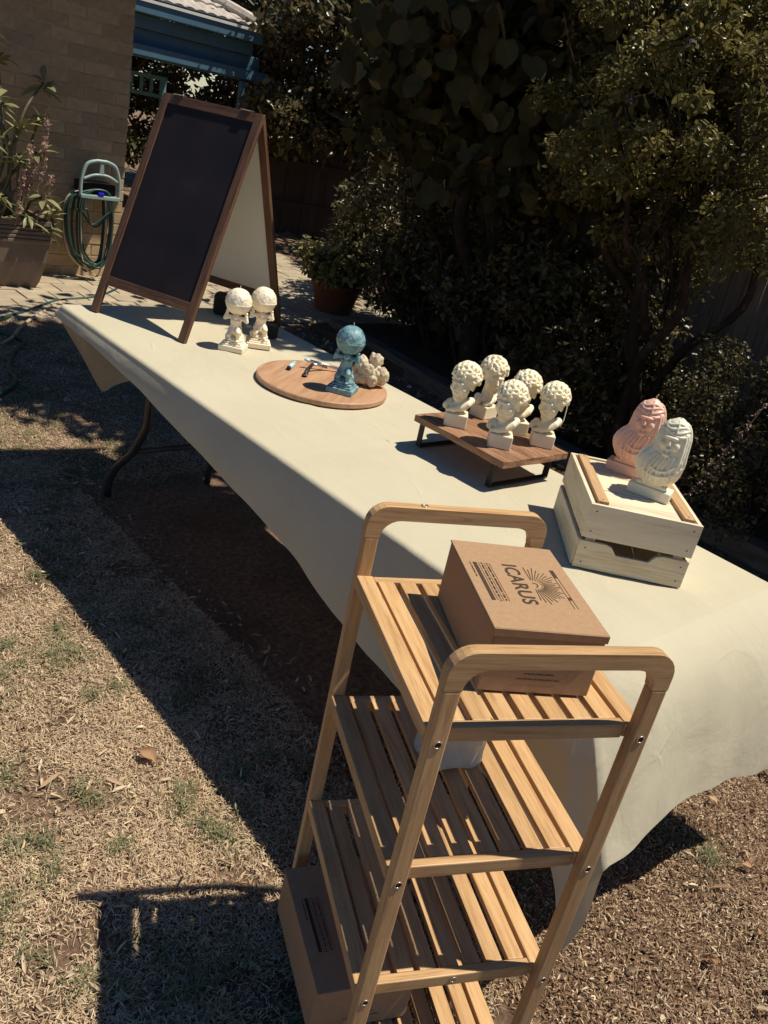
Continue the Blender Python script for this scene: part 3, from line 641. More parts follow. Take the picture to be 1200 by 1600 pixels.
# ------------------------------------------------------------------ mailer boxes
def mailer_box(label, loc, rz, w, l, h, full):
    t = thing('cardboard_box', label, 'box', loc, rz, None)
    b = MB(); e = 0.002
    b.box(0, w, 0, l, 0, h - 0.004)
    link('carton', b.mesh('carton'), M_card, t, bevel=0.002)
    lid = MB().box(-0.0015, w + 0.0015, -0.002, l + 0.001, h - 0.0035, h)
    lo = link('lid', lid.mesh('lid'), M_card, t, bevel=0.0012)
    link('lid_lip', MB().box(-0.0012, w + 0.0012, -0.0036, -0.0021, h - 0.013, h - 0.0006).mesh('lid_lip'), M_card, t, bevel=0.0006)
    link('tuck_flap', MB().box(0.004, w - 0.004, -0.0018, -0.0004, h - 0.030, h - 0.0038).mesh('tuck_flap'), M_card, t)
    zt = h + 0.0003
    # print reads from the far edge towards the near edge (-y), tops of the letters towards +x
    def pr(nm, me, x, y): return link(nm, me, M_ink, lo, (x, y, zt), (0, 0, -PI / 2))
    cx = w * 0.50; cy = l * 0.50; s = l / 0.254
    pr('print_title', text_mesh('ICARUS', 0.034 * s, 0.0001, 0.0007 * s, spacing=1.05), cx - 0.010 * s, cy)
    rays = MB(); c0 = (0.0, 0.026 * s)
    for k in range(25):
        a = PI * (k - 0.5) / 23.5; r0 = (0.013 + 0.004 * (k % 2)) * s; r1 = (0.034 + 0.010 * ((k * 7) % 5) / 4 + 0.012 * abs(math.cos(a))) * s; wd = 0.0007 * s
        d = Vector((math.cos(a), math.sin(a))); q = Vector((-d.y, d.x)) * wd
        p0 = Vector(c0) + d * r0; p1 = Vector(c0) + d * r1
        rays.prism([tuple(p0 - q * .6), tuple(p1 - q), tuple(p1 + q), tuple(p0 + q * .6)], 0, 0.0002)
    for k in range(9):
        a = 0.3 + k * 0.32; p = Vector(c0) + Vector((math.cos(a), math.sin(a))) * 0.008 * s * (1 - .04 * k)
        q = Vector(c0) + Vector((math.cos(a + .3), math.sin(a + .3))) * 0.008 * s * (1 - .04 * (k + 1)); d = (q - p).normalized() * 0.0009 * s; d = Vector((-d.y, d.x))
        rays.prism([tuple(p - d), tuple(q - d), tuple(q + d), tuple(p + d)], 0, 0.0002)
    pr('print_rays', rays.mesh('print_rays'), cx - 0.012 * s, cy)
    lines = MB(); rr = random.Random(5)
    for row, (yy, hh) in enumerate(((-0.030, .0006), (-0.0345, .0030), (-0.039, .0006), (-0.0435, .0030), (-0.048, .0006), (-0.0545, .0062), (-0.0625, .0022))):
        x = -0.056
        xe = 0.056 if row < 6 else -0.01
        if row in (0, 2, 4): lines.box(x * s, xe * s, (yy - hh / 2) * s, (yy + hh / 2) * s, 0, .0002)
        elif row == 5:
            lines.box(x * s, xe * s, (yy - hh / 2) * s, (yy + hh / 2) * s, 0, .0002)
        else:
            while x < xe:
                wd = rr.uniform(.0012, .0026)
                lines.box(x * s, (x + wd) * s, (yy - hh / 2 * rr.uniform(.6, 1)) * s, (yy + hh / 2) * s, 0, .0002); x += wd + rr.choice([.0008, .0008, .003])
    lines.box(-0.052 * s, 0.062 * s, 0.0705 * s, 0.0713 * s, 0, .0002); lines.box(-0.052 * s, 0.062 * s, 0.0765 * s, 0.0773 * s, 0, .0002)
    lines.box(-0.052 * s, -0.028 * s, 0.0713 * s, 0.0760 * s, 0, .0002); lines.box(0.030 * s, 0.038 * s, 0.0713 * s, 0.0762 * s, 0, .0002)
    pr('print_lines', lines.mesh('print_lines'), cx - 0.012 * s, cy)
    fr = MB(); 
    for row, (a, b_) in enumerate(((-.022, .022), (-.032, .032))):
        x = a
        while x < b_:
            wd = rr.uniform(.0012, .0035); fr.box(x, x + wd, -.0002, 0, -row * 0.009, -row * 0.009 + rr.uniform(.0012, .0024)); x += wd + .0011
    link('front_print', fr.mesh('front_print'), M_ink, t, (w * .5, -0.0004, h * 0.30))
    return t
mailer_box('kraft cardboard box with ICARUS sunburst print on the top shelf', (-0.3682, -0.0347, SHELF_Z[0] + 0.001), -0.5396, 0.1722, 0.2538, 0.1078, True)
mailer_box('shaded kraft cardboard box jutting from the lowest shelf', (-0.470, 0.030, SHELF_Z[3] + 0.001), -0.385, 0.185, 0.262, 0.112, False)

# milky plastic tub on the second shelf
def soft_tub():
    bm = bmesh.new(); bmesh.ops.create_cube(bm, size=1)
    bmesh.ops.subdivide_edges(bm, edges=bm.edges, cuts=11, use_grid_fill=True)
    for v in bm.verts:
        p = v.co * 2
        q = Vector([math.copysign(abs(c) ** 1.0, c) for c in p]); nrm = (abs(q.x) ** 12 + abs(q.y) ** 12 + abs(q.z) ** 12) ** (1 / 12)
        p = p / nrm
        v.co = Vector((p.x * 0.052, p.y * 0.038, p.z * 0.050)); v.co.z *= 1 + 0.06 * math.sin(p.x * 5)
        v.co += Vector((noise.noise(v.co * 40), noise.noise(v.co * 40 + Vector((9, 0, 0))), noise.noise(v.co * 30 + Vector((0, 7, 0))))) * 0.006
    me = bpy.data.meshes.new('tub'); bm.to_mesh(me); bm.free(); me.shade_smooth(); return me
tub = thing('plastic_pouch', 'milky plastic pouch standing on the second shelf', 'pouch', (-0.243, 0.070, SHELF_Z[1] + 0.050), -0.26)
link('pouch_skin', soft_tub(), M_plastic, tub)
link('contents', MB().ball((0.012, 0, -0.008), (0.026, 0.02, 0.026), seg=16, ring=10).mesh('contents', True), M_wax_atlas, tub)

# ------------------------------------------------------------------ pine crate, upside down
KX, KY, KR, KW, KL, KH = 0.3169, 0.2822, -0.7703, 0.2494, 0.3284, 0.1552
crate = thing('pine_crate', 'upturned pale pine crate with two veiled candles on top', 'crate', (KX, KY, TOP), KR)
th = 0.009
def cbox(nm, x0, x1, y0, y1, z0, z1, ax, mat=None, bev=0.0008): return link(nm, MB().box(x0, x1, y0, y1, z0, z1).mesh(nm), mat or M_crate[ax], crate, bevel=bev)
zl1, zu0 = 0.066, 0.0755
# long faces (near and far): scooped lower board + straight upper board
def scoop(y0):
    poly = [(0, 0), (KW, 0), (KW, zl1), (KW * .76, zl1), (KW * .70, zl1 - .004), (KW * .645, zl1 - 0.021), (KW * .35, zl1 - 0.021), (KW * .295, zl1 - .004), (KW * .24, zl1), (0, zl1)]
    M = Matrix(((1, 0, 0, 0), (0, 0, -1, y0), (0, 1, 0, 0), (0, 0, 0, 1)))
    return MB().prism(poly, -th, 0, M)
for y0 in (0.0, KL - th):
    link('side_board', scoop(y0).mesh('side_board'), M_crate[0], crate, bevel=0.0008)
    cbox('side_board', 0, KW, y0, y0 + th, zu0, KH, 0)
for x0 in (0.0006, KW - th - 0.0006):
    cbox('end_board', x0 - (0.004 if x0 < .1 else -0.004), x0 + th - (0.004 if x0 < .1 else -0.004), th + .0006, KL - th - .0006, 0.0, zl1, 1)
    cbox('end_board', x0, x0 + th, th + .0006, KL - th - .0006, zu0, KH, 1)
for x0 in (th + .005, KW - th - 0.027):
    for y0 in (th + .001, KL - th - 0.023): cbox('corner_post', x0, x0 + 0.022, y0, y0 + 0.022, 0.004, KH - 0.014, 2)
ins = th + 0.0012
nb = 3; bw = (KL - 2 * ins) / nb
for k in range(nb): cbox('floor_board', ins + .003, KW - ins - .003, ins + k * bw + (0.0015 if k else 0), ins + (k + 1) * bw - 0.0015, KH - 0.0125, KH - 0.004, 0)
for x0 in (ins + 0.006, KW - ins - 0.030): cbox('batten', x0, x0 + 0.024, ins + 0.003, KL - ins - 0.003, KH - 0.0035, KH + 0.0055, 1, M_batten)
nail = MB().lathe([(0.0018, 0), (0.0018, 0.0006)], 10).mesh('nail')
for x in (ins + 0.018, KW - ins - 0.018):
    for y in (ins + 0.015, KL - ins - 0.015): link('nail', nail, M_black, crate, (x, y, KH + 0.0055))
for x in (0.016, KW - 0.016):
    for z in (0.015, 0.050, 0.092, 0.140): link('nail', nail, M_black, crate, (x, 0.0003, z), (PI / 2, 0, 0))
link('staple_wire', MB().tube([(KW * .50, th + .02, 0.062), (KW * .57, th + .015, 0.03)], 0.0007, 6).mesh('staple_wire'), M_wick, crate)
CT = TOP + KH - 0.004

# ------------------------------------------------------------------ veiled candles
VPROF = [(0.034, .030, .027), (0.047, .044, .036), (0.064, .0525, .041), (0.084, .0540, .041), (0.097, .0510, .039), (0.109, .0445, .0365), (0.121, .0395, .0350), (0.140, .0375, .0345), (0.158, .0360, .0340), (0.174, .0305, .0300), (0.187, .0215, .0220), (0.1955, .0085, .0090)]
def vprof(z):
    for (z0, a0, b0), (z1, a1, b1) in zip(VPROF, VPROF[1:]):
        if z <= z1:
            t = min(1, max(0, (z - z0) / (z1 - z0))); return a0 + (a1 - a0) * t, b0 + (b1 - b0) * t
    return VPROF[-1][1:]
def veil_pt(fd, z, off=0.0):
    rx, ry = vprof(z); sh = 0.0125 * smoothstep(min(1, max(0, (z - .078) / .05)))
    return Vector(((rx + off) * math.sin(fd) + sh, -(ry + off) * math.cos(fd) - 0.25 * sh, z))
def veil_mesh():
    mb = MB(); NZ, NT = 40, 48; v = []; f = []
    for i in range(NZ + 1):
        z = .034 + (.1955 - .034) * i / NZ
        for j in range(NT): v.append(veil_pt(2 * PI * j / NT, z, -.0022))
    for i in range(NZ):
        for j in range(NT): f.append((i * NT + j, i * NT + (j + 1) % NT, (i + 1) * NT + (j + 1) % NT, (i + 1) * NT + j))
    f.append(tuple(range(NT))[::-1]); f.append(tuple(NZ * NT + j for j in range(NT))); mb.add(v, f)
    rr = random.Random(12)
    # folds that fall from the temples over the shoulders
    for k in range(28):
        fd = -PI + 2 * PI * (k + .5) / 28 + rr.uniform(-.05, .05)
        af = abs(fd); zt = .186 if af > 1.25 else (.168 if af > .75 else .112)
        zb = .036 + rr.uniform(0, .012); tw = rr.uniform(-.12, .12); n = 14; ra = rr.uniform(.0020, .0046)
        pts = []
        for q in range(n):
            t = q / (n - 1); z = zt + (zb - zt) * t
            pts.append(veil_pt(fd * (1 - .10 * math.sin(PI * t) * (1 if af < 1.6 else 0)) + tw * t * t, z, -.0016 + .0012 * math.sin(3 * t + k)))
        mb.tube(pts, [ra * (.45 + .75 * math.sin(PI * min(1, .12 + .8 * q / (n - 1)))) for q in range(n)], 8)
    # swags gathered across the breast
    for k, (za, zb, w) in enumerate([(.104, .080, .75), (.090, .066, 1.1)]):
        pts = [veil_pt(-w + 2 * w * q / 12 + .45, za - .020 + .0032 * q + (zb - za) * math.sin(PI * q / 12) ** .8, .0002) for q in range(13)]
        mb.tube(pts, [.0018 + .0016 * math.sin(PI * q / 12) for q in range(13)], 8)
    # hair waves beneath the veil
    for k in range(4):
        z = .166 + k * .0062
        mb.tube([veil_pt(-1.4 + 3.4 * q / 16, z + .0045 * math.sin(q * .55 + k * 1.1) - .004 * (q / 16), -.0024) for q in range(17)], [.0026] * 17, 7)
    mb.tube([veil_pt(.15, z, -.001) for z in (.165, .176, .186, .193)], .002, 7)
    # the face showing through
    def F(x, z, y): return Vector((x * 1.1 + .0115, -.0345 - .0030 + y, z))
    mb.ball(F(0, .139, .0165), (.0225, .0185, .029), seg=20, ring=14)
    mb.tube([F(0, .153, -.0005), F(0, .146, -.0042), F(0, .1385, -.0078)], [.0022, .0028, .0036], 8)
    mb.ball(F(0, .1550, .0002), (.0165, .0045, .0036)); mb.ball(F(0, .1300, -.0035), (.0068, .0038, .0020)); mb.ball(F(0, .1258, -.0030), (.0060, .0038, .0022)); mb.ball(F(0, .1165, .0005), (.0088, .0068, .0062))
    for sx in (-1, 1):
        mb.ball(F(sx * .0110, .1365, .0055), (.0095, .0070, .0105))
    return remeshed(mb, 0.00115, 3, name='veiled_bust', dec=0.5)
veil_me = veil_mesh()
vb = MB(); vb.prism([(-.049, -.024), (.049, -.024), (.049, .024), (-.049, .024)], 0, 0.026)
vb.prism([(-.034, -.020), (.034, -.020), (.034, .020), (-.034, .020)], 0.0262, 0.036)
vb_me = vb.mesh('plinth')
emb = text_mesh('ICARUS', 0.0175, 0.0007, 0.0003)
def veiled(label, loc, rz, mat, wick_mat):
    t = thing('veiled_lady_candle', label, 'candle', loc, rz, 'veiled lady candles on the crate')
    link('bust', veil_me.copy(), mat, t, (0, 0, 0))
    link('plinth', vb_me.copy(), mat, t, bevel=0.003)
    link('lettering', emb.copy(), mat, t, (0, -0.0242, 0.0128), (PI / 2, 0, 0))
    link('wick', MB().tube([(0.0125, -0.004, 0.194), (0.013, -0.004, 0.204), (0.0155, -0.005, 0.208)], 0.0011, 6).mesh('wick'), wick_mat, t)
    return t
veiled('pearl white veiled lady candle nearest the front of the crate', (0.527, 0.272, CT), -1.22, M_wax_pearl, M_wick_burnt)
veiled('pink veiled lady candle at the back of the crate', (0.598, 0.385, CT), -1.20, M_wax_pink, M_wick)

# ------------------------------------------------------------------ low display stand with young-man busts
stand = thing('display_riser', 'rustic wooden riser on black flat steel legs under five busts', 'riser', (0.578, 0.805, TOP))
pl = MB(); NXp, NYp = 10, 24
def plank_mesh():
    bm = bmesh.new(); bmesh.ops.create_cube(bm, size=1)
    bmesh.ops.subdivide_edges(bm, edges=bm.edges, cuts=9, use_grid_fill=True)
    for v in bm.verts:
        x, y, z = v.co
        v.co = Vector((x * 0.272, y * 0.345, z * 0.019))
        e = 0.004 * noise.noise(Vector((v.co.x * 14, v.co.y * 14, z)))
        if abs(x) > .49: v.co.x += e
        if abs(y) > .49: v.co.y += e
        v.co.z += 0.0008 * noise.noise(v.co * 50)
    me = bpy.data.meshes.new('plank'); bm.to_mesh(me); bm.free(); return me
link('plank', plank_mesh(), M_rustic, stand, (0, 0, 0.0795), bevel=0.0012)
for y in (-0.128, 0.150):
    w = 0.122; tb = 0.0035; d = 0.0095
    link('leg', MB().box(-w, -w + tb, y - d, y + d, 0.0036, 0.0695).mesh('leg'), M_steel, stand, bevel=.0006)
    link('leg', MB().box(w - tb, w, y - d, y + d, 0.0036, 0.0695).mesh('leg'), M_steel, stand, bevel=.0006)
    link('foot_bar', MB().box(-w, w, y - d, y + d, 0, 0.0035).mesh('foot_bar'), M_steel, stand, bevel=.0006)
link('string', MB().tube([(0.128, -0.115, 0.0905), (0.1385, -0.118, 0.089), (0.1405, -0.1195, 0.076), (0.139, -0.122, 0.068)], 0.0008, 6).mesh('string'), M_wick, stand)
ST = TOP + 0.0893

def david_mesh():
    mb = MB()
    # neck and sheared shoulders; faces -y, head turned a little to its right
    mb.cap((0, 0.004, 0.045), (0.002, 0.002, 0.086), 0.0165, 0.0135)
    mb.ball((0, 0.004, 0.048), (0.024, 0.017, 0.013), seg=20, ring=12)
    # shoulder scroll that sweeps from low front right to high back left
    pts = [Vector((-0.026, -0.014, 0.039)), Vector((-0.012, -0.018, 0.043)), Vector((0.003, -0.017, 0.050)), Vector((0.018, -0.010, 0.060)), Vector((0.027, 0.002, 0.067)), Vector((0.026, 0.012, 0.066))]
    mb.tube(pts, [0.005, 0.0080, 0.0095, 0.0105, 0.010, 0.0065], 12)
    for p, r_ in zip(pts, [0.005, 0.0080, 0.0095, 0.0105, 0.010, 0.0065]): mb.ball(p, r_, seg=12, ring=8)
    mb.cap((-0.030, 0.006, 0.044), (-0.022, 0.014, 0.052), 0.010, 0.010)
    hd = Tr(0.0, -0.004, 0.1145) @ Rz(R(-34)) @ Rx(R(8)) @ Matrix.Diagonal((1.12, 1.12, 1.12, 1))
    mb.ball((0, 0.006, 0.0080), (0.0282, 0.0325, 0.0305), hd, 24, 16)       # skull
    mb.ball((0, -0.011, -0.010), (0.0205, 0.0205, 0.030), hd, 24, 16)     # face
    mb.ball((0, -0.021, -0.032), (0.0105, 0.0085, 0.0085), hd)           # chin
    mb.ball((0, -0.0275, 0.0035), (0.016, 0.005, 0.004), hd)              # brow
    nose = [(0, -0.029, 0.002), (0, -0.0335, -0.006), (0, -0.0365, -0.0115)]
    mb.tube([hd @ Vector(p) for p in nose], [0.0028, 0.0035, 0.0044], 8)
    mb.ball((0, -0.0295, -0.0185), (0.0065, 0.0035, 0.0022), hd); mb.ball((0, -0.0290, -0.0222), (0.0058, 0.0035, 0.0024), hd)
    for s in (-1, 1):
        mb.ball((s * 0.0085, -0.0262, -0.0025), (0.0042, 0.003, 0.0026), hd)
        mb.ball((s * 0.0125, -0.020, -0.012), (0.008, 0.009, 0.009), hd)
        mb.ball((s * 0.0225, 0.002, -0.008), (0.0035, 0.0065, 0.009), hd)
    return mb, hd
def curls(mb, hd, seed=3):
    rr = random.Random(seed); n = 66
    for k in range(n):
        a = k * 2.39996; zc = 1 - (k + .5) / n * 1.28
        d = Vector((math.sqrt(max(0, 1 - zc * zc)) * math.cos(a), math.sqrt(max(0, 1 - zc * zc)) * math.sin(a), zc))
        p = Vector((d.x * 0.0280, 0.006 + d.y * 0.0325, 0.008 + d.z * 0.0305))
        if p.y < -0.006 and p.z < 0.016: continue
        if p.y < 0.010 and p.z < -0.002: continue
        if p.z < -0.018: continue
        r_ = rr.uniform(0.0052, 0.0075)
        # a small open curl: short arc of tube lying on the skull
        u = d.cross(Vector((0.3, 0.5, 0.8))).normalized(); w = d.cross(u); ph = rr.uniform(0, 6.28)
        arc = [hd @ (p + (u * math.cos(ph + q * 0.95) + w * math.sin(ph + q * 0.95)) * r_ * (1 - .09 * q) + d * (0.0005 + 0.0004 * q)) for q in range(6)]
        mb.tube(arc, [0.0030, 0.0042, 0.0047, 0.0047, 0.0044, 0.0036], 7)
    return mb
mb, hd = david_mesh(); curls(mb, hd)
david_me = remeshed(mb, 0.00115, 1, name='bust', dec=0.45)
db = MB()
db.prism([(-.028, -.025), (.028, -.025), (.028, .025), (-.028, .025)], 0, 0.034)
db_me = db.mesh('plinth')
DSC = 1.12
def bust(loc, rz, label, wick_pts, proto=[None]):
    t = thing('bust_candle', label, 'candle', loc, rz, 'curly haired bust candles on the riser'); t.scale = (DSC,) * 3
    link('bust', david_me, M_wax, t); link('plinth', db_me, M_wax, t, bevel=0.0025)
    link('wick', MB().tube(wick_pts, 0.0014, 6).mesh('wick', True), M_wick, t)
    return t
WT = 0.1535
bz = -0.80
bust((0.508, 0.885, ST), bz, 'bust candle at the left end of the riser with a short stub wick', [(0, 0, WT - .004), (0, 0, WT + .004), (.002, 0, WT + .006), (-.002, .001, WT + .007)])
bust((0.668, 0.925, ST), bz + .9, 'bust candle at the back left of the riser turned away to the right', [(0, 0, WT - .004), (.001, 0, WT + .004), (.003, 0, WT + .003)])
bust((0.668, 0.800, ST), bz + .25, 'bust candle with looped wick behind the front middle bust', [(0, 0, WT - .004), (0, 0, WT + .004), (.004, 0, WT + .008), (.007, 0, WT + .003), (.008, 0, WT - .006)])
bust((0.522, 0.728, ST), bz, 'front middle bust candle with a tall upright wick', [(0, 0, WT - .004), (0, 0, WT + .010), (.001, 0, WT + .022), (.005, 0, WT + .036)])
bust((0.672, 0.702, ST), bz, 'bust candle at the right end with a long wick hanging down', [(0.018, 0, WT - .012), (.026, 0, WT - .008), (.033, 0, WT - .022), (.038, 0.002, WT - .05), (.039, 0.002, WT - .08), (.034, 0.0, WT - .098)])

# ------------------------------------------------------------------ globe bearer candles
def atlas_mesh():
    mb = MB()
    mb.ball((0.0, 0.0, 0.036), (0.026, 0.024, 0.012), seg=16, ring=10)                 # rock
    mb.ball((-0.014, 0.006, 0.042), (0.014, 0.014, 0.014)); mb.ball((0.012, 0.012, 0.042), (0.012, 0.012, 0.016))
    # legs: one knee down, one foot forward
    mb.cap((-0.008, -0.002, 0.078), (-0.013, -0.018, 0.052), 0.0095, 0.0075); mb.cap((-0.013, -0.018, 0.052), (-0.012, 0.008, 0.040), 0.0072, 0.005)
    mb.cap((0.008, -0.002, 0.078), (0.013, -0.020, 0.066), 0.0095, 0.0078); mb.cap((0.013, -0.020, 0.066), (0.014, -0.017, 0.040), 0.0072, 0.0048)
    mb.ball((0.014, -0.022, 0.037), (0.005, 0.010, 0.004)); mb.ball((-0.013, 0.014, 0.038), (0.005, 0.010, 0.005))
    # torso bent forward, head bowed under the globe
    mb.cap((0, 0.0, 0.080), (0, -0.003, 0.104), 0.0135, 0.0165); mb.ball((0, -0.003, 0.110), (0.0205, 0.0125, 0.0115), seg=16, ring=10)
    mb.ball((0.002, -0.0155, 0.118), (0.0078, 0.0085, 0.0095)); mb.ball((0.002, -0.0225, 0.1155), (0.0032, 0.003, 0.004))
    for s in (-1, 1):
        mb.cap((s * 0.019, -0.003, 0.112), (s * 0.031, -0.007, 0.104), 0.0068, 0.0055); mb.cap((s * 0.031, -0.007, 0.104), (s * 0.026, -0.004, 0.128), 0.0055, 0.0045)
        mb.ball((s * 0.026, -0.004, 0.131), (0.0055, 0.0055, 0.005))
        mb.ball((s * 0.006, -0.0145, 0.104), (0.0065, 0.0045, 0.0055))
    # cloth around the hips
    for k in range(9):
        a = -PI * 0.95 + k * PI * 0.9 / 8
        mb.cap((0.013 * math.cos(a), 0.011 * math.sin(a), 0.084), (0.0165 * math.cos(a) , 0.015 * math.sin(a) , 0.064 - 0.004 * (k % 3)), 0.0035, 0.0042, 7)
    mb.cap((0.004, 0.012, 0.080), (0.006, 0.014, 0.046), 0.009, 0.012)
    return mb
atlas_me = remeshed(atlas_mesh(), 0.0012, 1, noise_amp=0.0007, noise_scale=160, name='figure', dec=0.5)
for v_ in atlas_me.vertices: v_.co.x *= 1.24; v_.co.y *= 1.24
def globe_mesh():
    bm = bmesh.new(); bmesh.ops.create_icosphere(bm, subdivisions=6, radius=0.0445)
    for v in bm.verts:
        d = v.co.normalized(); q = d * 2.1 + Vector((3.3, 1.7, 0.4))
        h = noise.fractal(q, 1.0, 2.0, 5); land = smoothstep(min(1, max(0, (h - 0.03) / 0.05)))
        v.co = d * (0.0445 + 0.0013 * land + 0.0004 * noise.noise(d * 26))
        z = d.z
        band = math.exp(-((z + 0.12) / 0.030) ** 2)
        v.co += d * 0.0024 * band - d * 0.0012 * math.exp(-((z + 0.12) / 0.009) ** 2)
    me = bpy.data.meshes.new('globe'); bm.to_mesh(me); bm.free(); me.shade_smooth(); return me
globe_me = globe_mesh()
ab = MB(); ab.prism([(-.043, -.043), (.043, -.043), (.043, .043), (-.043, .043)], 0, 0.018)
ab.prism([(-.036, -.036), (.036, -.036), (.036, .036), (-.036, .036)], 0.0182, 0.024); ab.prism([(-.031, -.031), (.031, -.031), (.031, .031), (-.031, .031)], 0.0242, 0.031)
ab_me = ab.mesh('plinth')
def atlas(label, loc, rz, mat, group, wick=True):
    t = thing('globe_bearer_candle', label, 'candle', loc, rz, group)
    def L(nm, me, **k):
        m2 = me.copy(); return link(nm, m2, mat, t, **k)
    L('figure', atlas_me); L('globe', globe_me, loc=(0, 0, 0.166)); L('plinth', ab_me, bevel=0.0022)
    if wick: link('wick', MB().tube([(0, 0, 0.211), (0.0005, 0, 0.2215)], 0.0012, 6).mesh('wick'), M_wick, t)
    return t
GA = 'globe bearer candles on the table'
atlas('left cream candle of a kneeling man holding a globe', (0.392, 1.858, TOP), -0.80, M_wax_atlas, GA)
atlas('right cream candle of a kneeling man holding a globe', (0.517, 1.893, TOP), -0.52, M_wax_atlas, GA, False)
disc = link('round_board', MB().lathe([(0.212, 0), (0.215, 0.003), (0.215, 0.015), (0.212, 0.018)], 96).mesh('round_board'), M_disc, None, (0.490, 1.465, TOP))
disc.rotation_euler = (0, 0, 0.6); tag(disc, 'round brown wooden board under the blue candle', 'board')
BT = TOP + 0.0182
bl = atlas('marbled blue candle of a kneeling man holding a globe', (0.490, 1.362, BT), -0.95, M_blue, None, True)

# cream lumpy stone cluster
mbs = MB(); rr = random.Random(8)
for k in range(26):
    a = k * 2.4; zc = rr.uniform(-.3, 1); rad = math.sqrt(max(0, 1 - zc * zc)) if zc > 0 else 1
    p = Vector((0.040 * rad * math.cos(a), 0.030 * rad * math.sin(a), 0.028 + 0.040 * zc))
    mbs.ball(p, rr.uniform(0.010, 0.019), seg=10, ring=7)
mbs.ball((0, 0, 0.03), (0.038, 0.028, 0.032))
st_me = remeshed(mbs, 0.0018, 1, noise_amp=0.0034, noise_scale=120, name='stone', dec=0.6)
for v_ in st_me.vertices: v_.co.z *= 1.3; v_.co += v_.normal * 0.0012 * noise.noise(v_.co * 420)
stn = link('coral_stone', st_me, M_stone, None, (0.634, 1.402, BT - 0.004), (0, 0, -0.7)); stn.scale = (1.10, 1.05, 1.12); stn.location = (0.632, 1.402, BT - 0.004); tag(stn, 'lumpy cream coral stone beside the blue candle', 'stone')

# wick tools lying on the board
tr = thing('wick_trimmer', 'dark wick trimmer lying open on the round board', 'trimmer', (0.440, 1.500, BT), 0.62); tr.scale = (1.3,) * 3
link('blade', MB().tube([(0.0, 0, 0.004), (0.03, 0.004, 0.010), (0.062, 0.002, 0.020)], [0.005, 0.0055, 0.004], 8).mesh('blade', True), M_black, tr)
link('handle', MB().tube([(0.062, 0.002, 0.020), (0.085, -0.008, 0.016), (0.11, -0.024, 0.008)], [0.004, 0.0035, 0.003], 8).mesh('handle', True), M_silver, tr)
link('lens', MB().ball((0.012, 0.0, 0.006), (0.014, 0.007, 0.003)).mesh('lens', True), M_silver, tr)
sn = thing('candle_snuffer', 'slim silver rod resting across the wooden board', 'snuffer', (0.510, 1.590, BT), -0.46); sn.scale = (1.25,) * 3
link('rod', MB().tube([(0, 0, 0.022), (0.05, 0, 0.016), (0.115, 0, 0.0035)], [0.0042, 0.004, 0.003], 10).mesh('rod', True), M_silver, sn)
link('tip', MB().tube([(-0.006, 0.0, 0.0235), (0.008, 0, 0.0215)], [0.003, 0.0055], 10).mesh('tip', True), M_glass_tool, sn)
lt = thing('glass_vial', 'pale blue glass vial lying at the edge of the board', 'vial', (0.432, 1.575, BT), 0.72); lt.scale = (1.25,) * 3
link('tube', MB().tube([(0, 0, 0.007), (0.055, 0, 0.007)], 0.0065, 12).mesh('tube', True), M_glass_tool, lt)
link('stopper', MB().tube([(-0.008, 0, 0.007), (0.0, 0, 0.007)], 0.005, 10).mesh('stopper', True), M_black, lt)
# small black speakers behind the candles
for nm, lab, loc, rz, sc in (('portable_speaker', 'black rounded portable speaker behind the left globe candle', (0.640, 2.285, TOP), -0.75, (0.070, 0.032, 0.042)), ('card_reader', 'small black card reader behind the right globe candle', (0.636, 1.998, TOP), -0.6, (0.030, 0.018, 0.028))):
    t = thing(nm, lab, nm.split('_')[-1], loc, rz)
    link('body', MB().box(-sc[0], sc[0], -sc[1], sc[1], 0, 2 * sc[2]).mesh('body'), M_black, t, bevel=0.014 if sc[0] > .05 else 0.006)
    link('front_grille', MB().box(-sc[0] * .78, sc[0] * .78, -sc[1] - .0012, -sc[1] - .0002, sc[2] * .35, sc[2] * 1.65).mesh('front_grille'), M_slate, t)

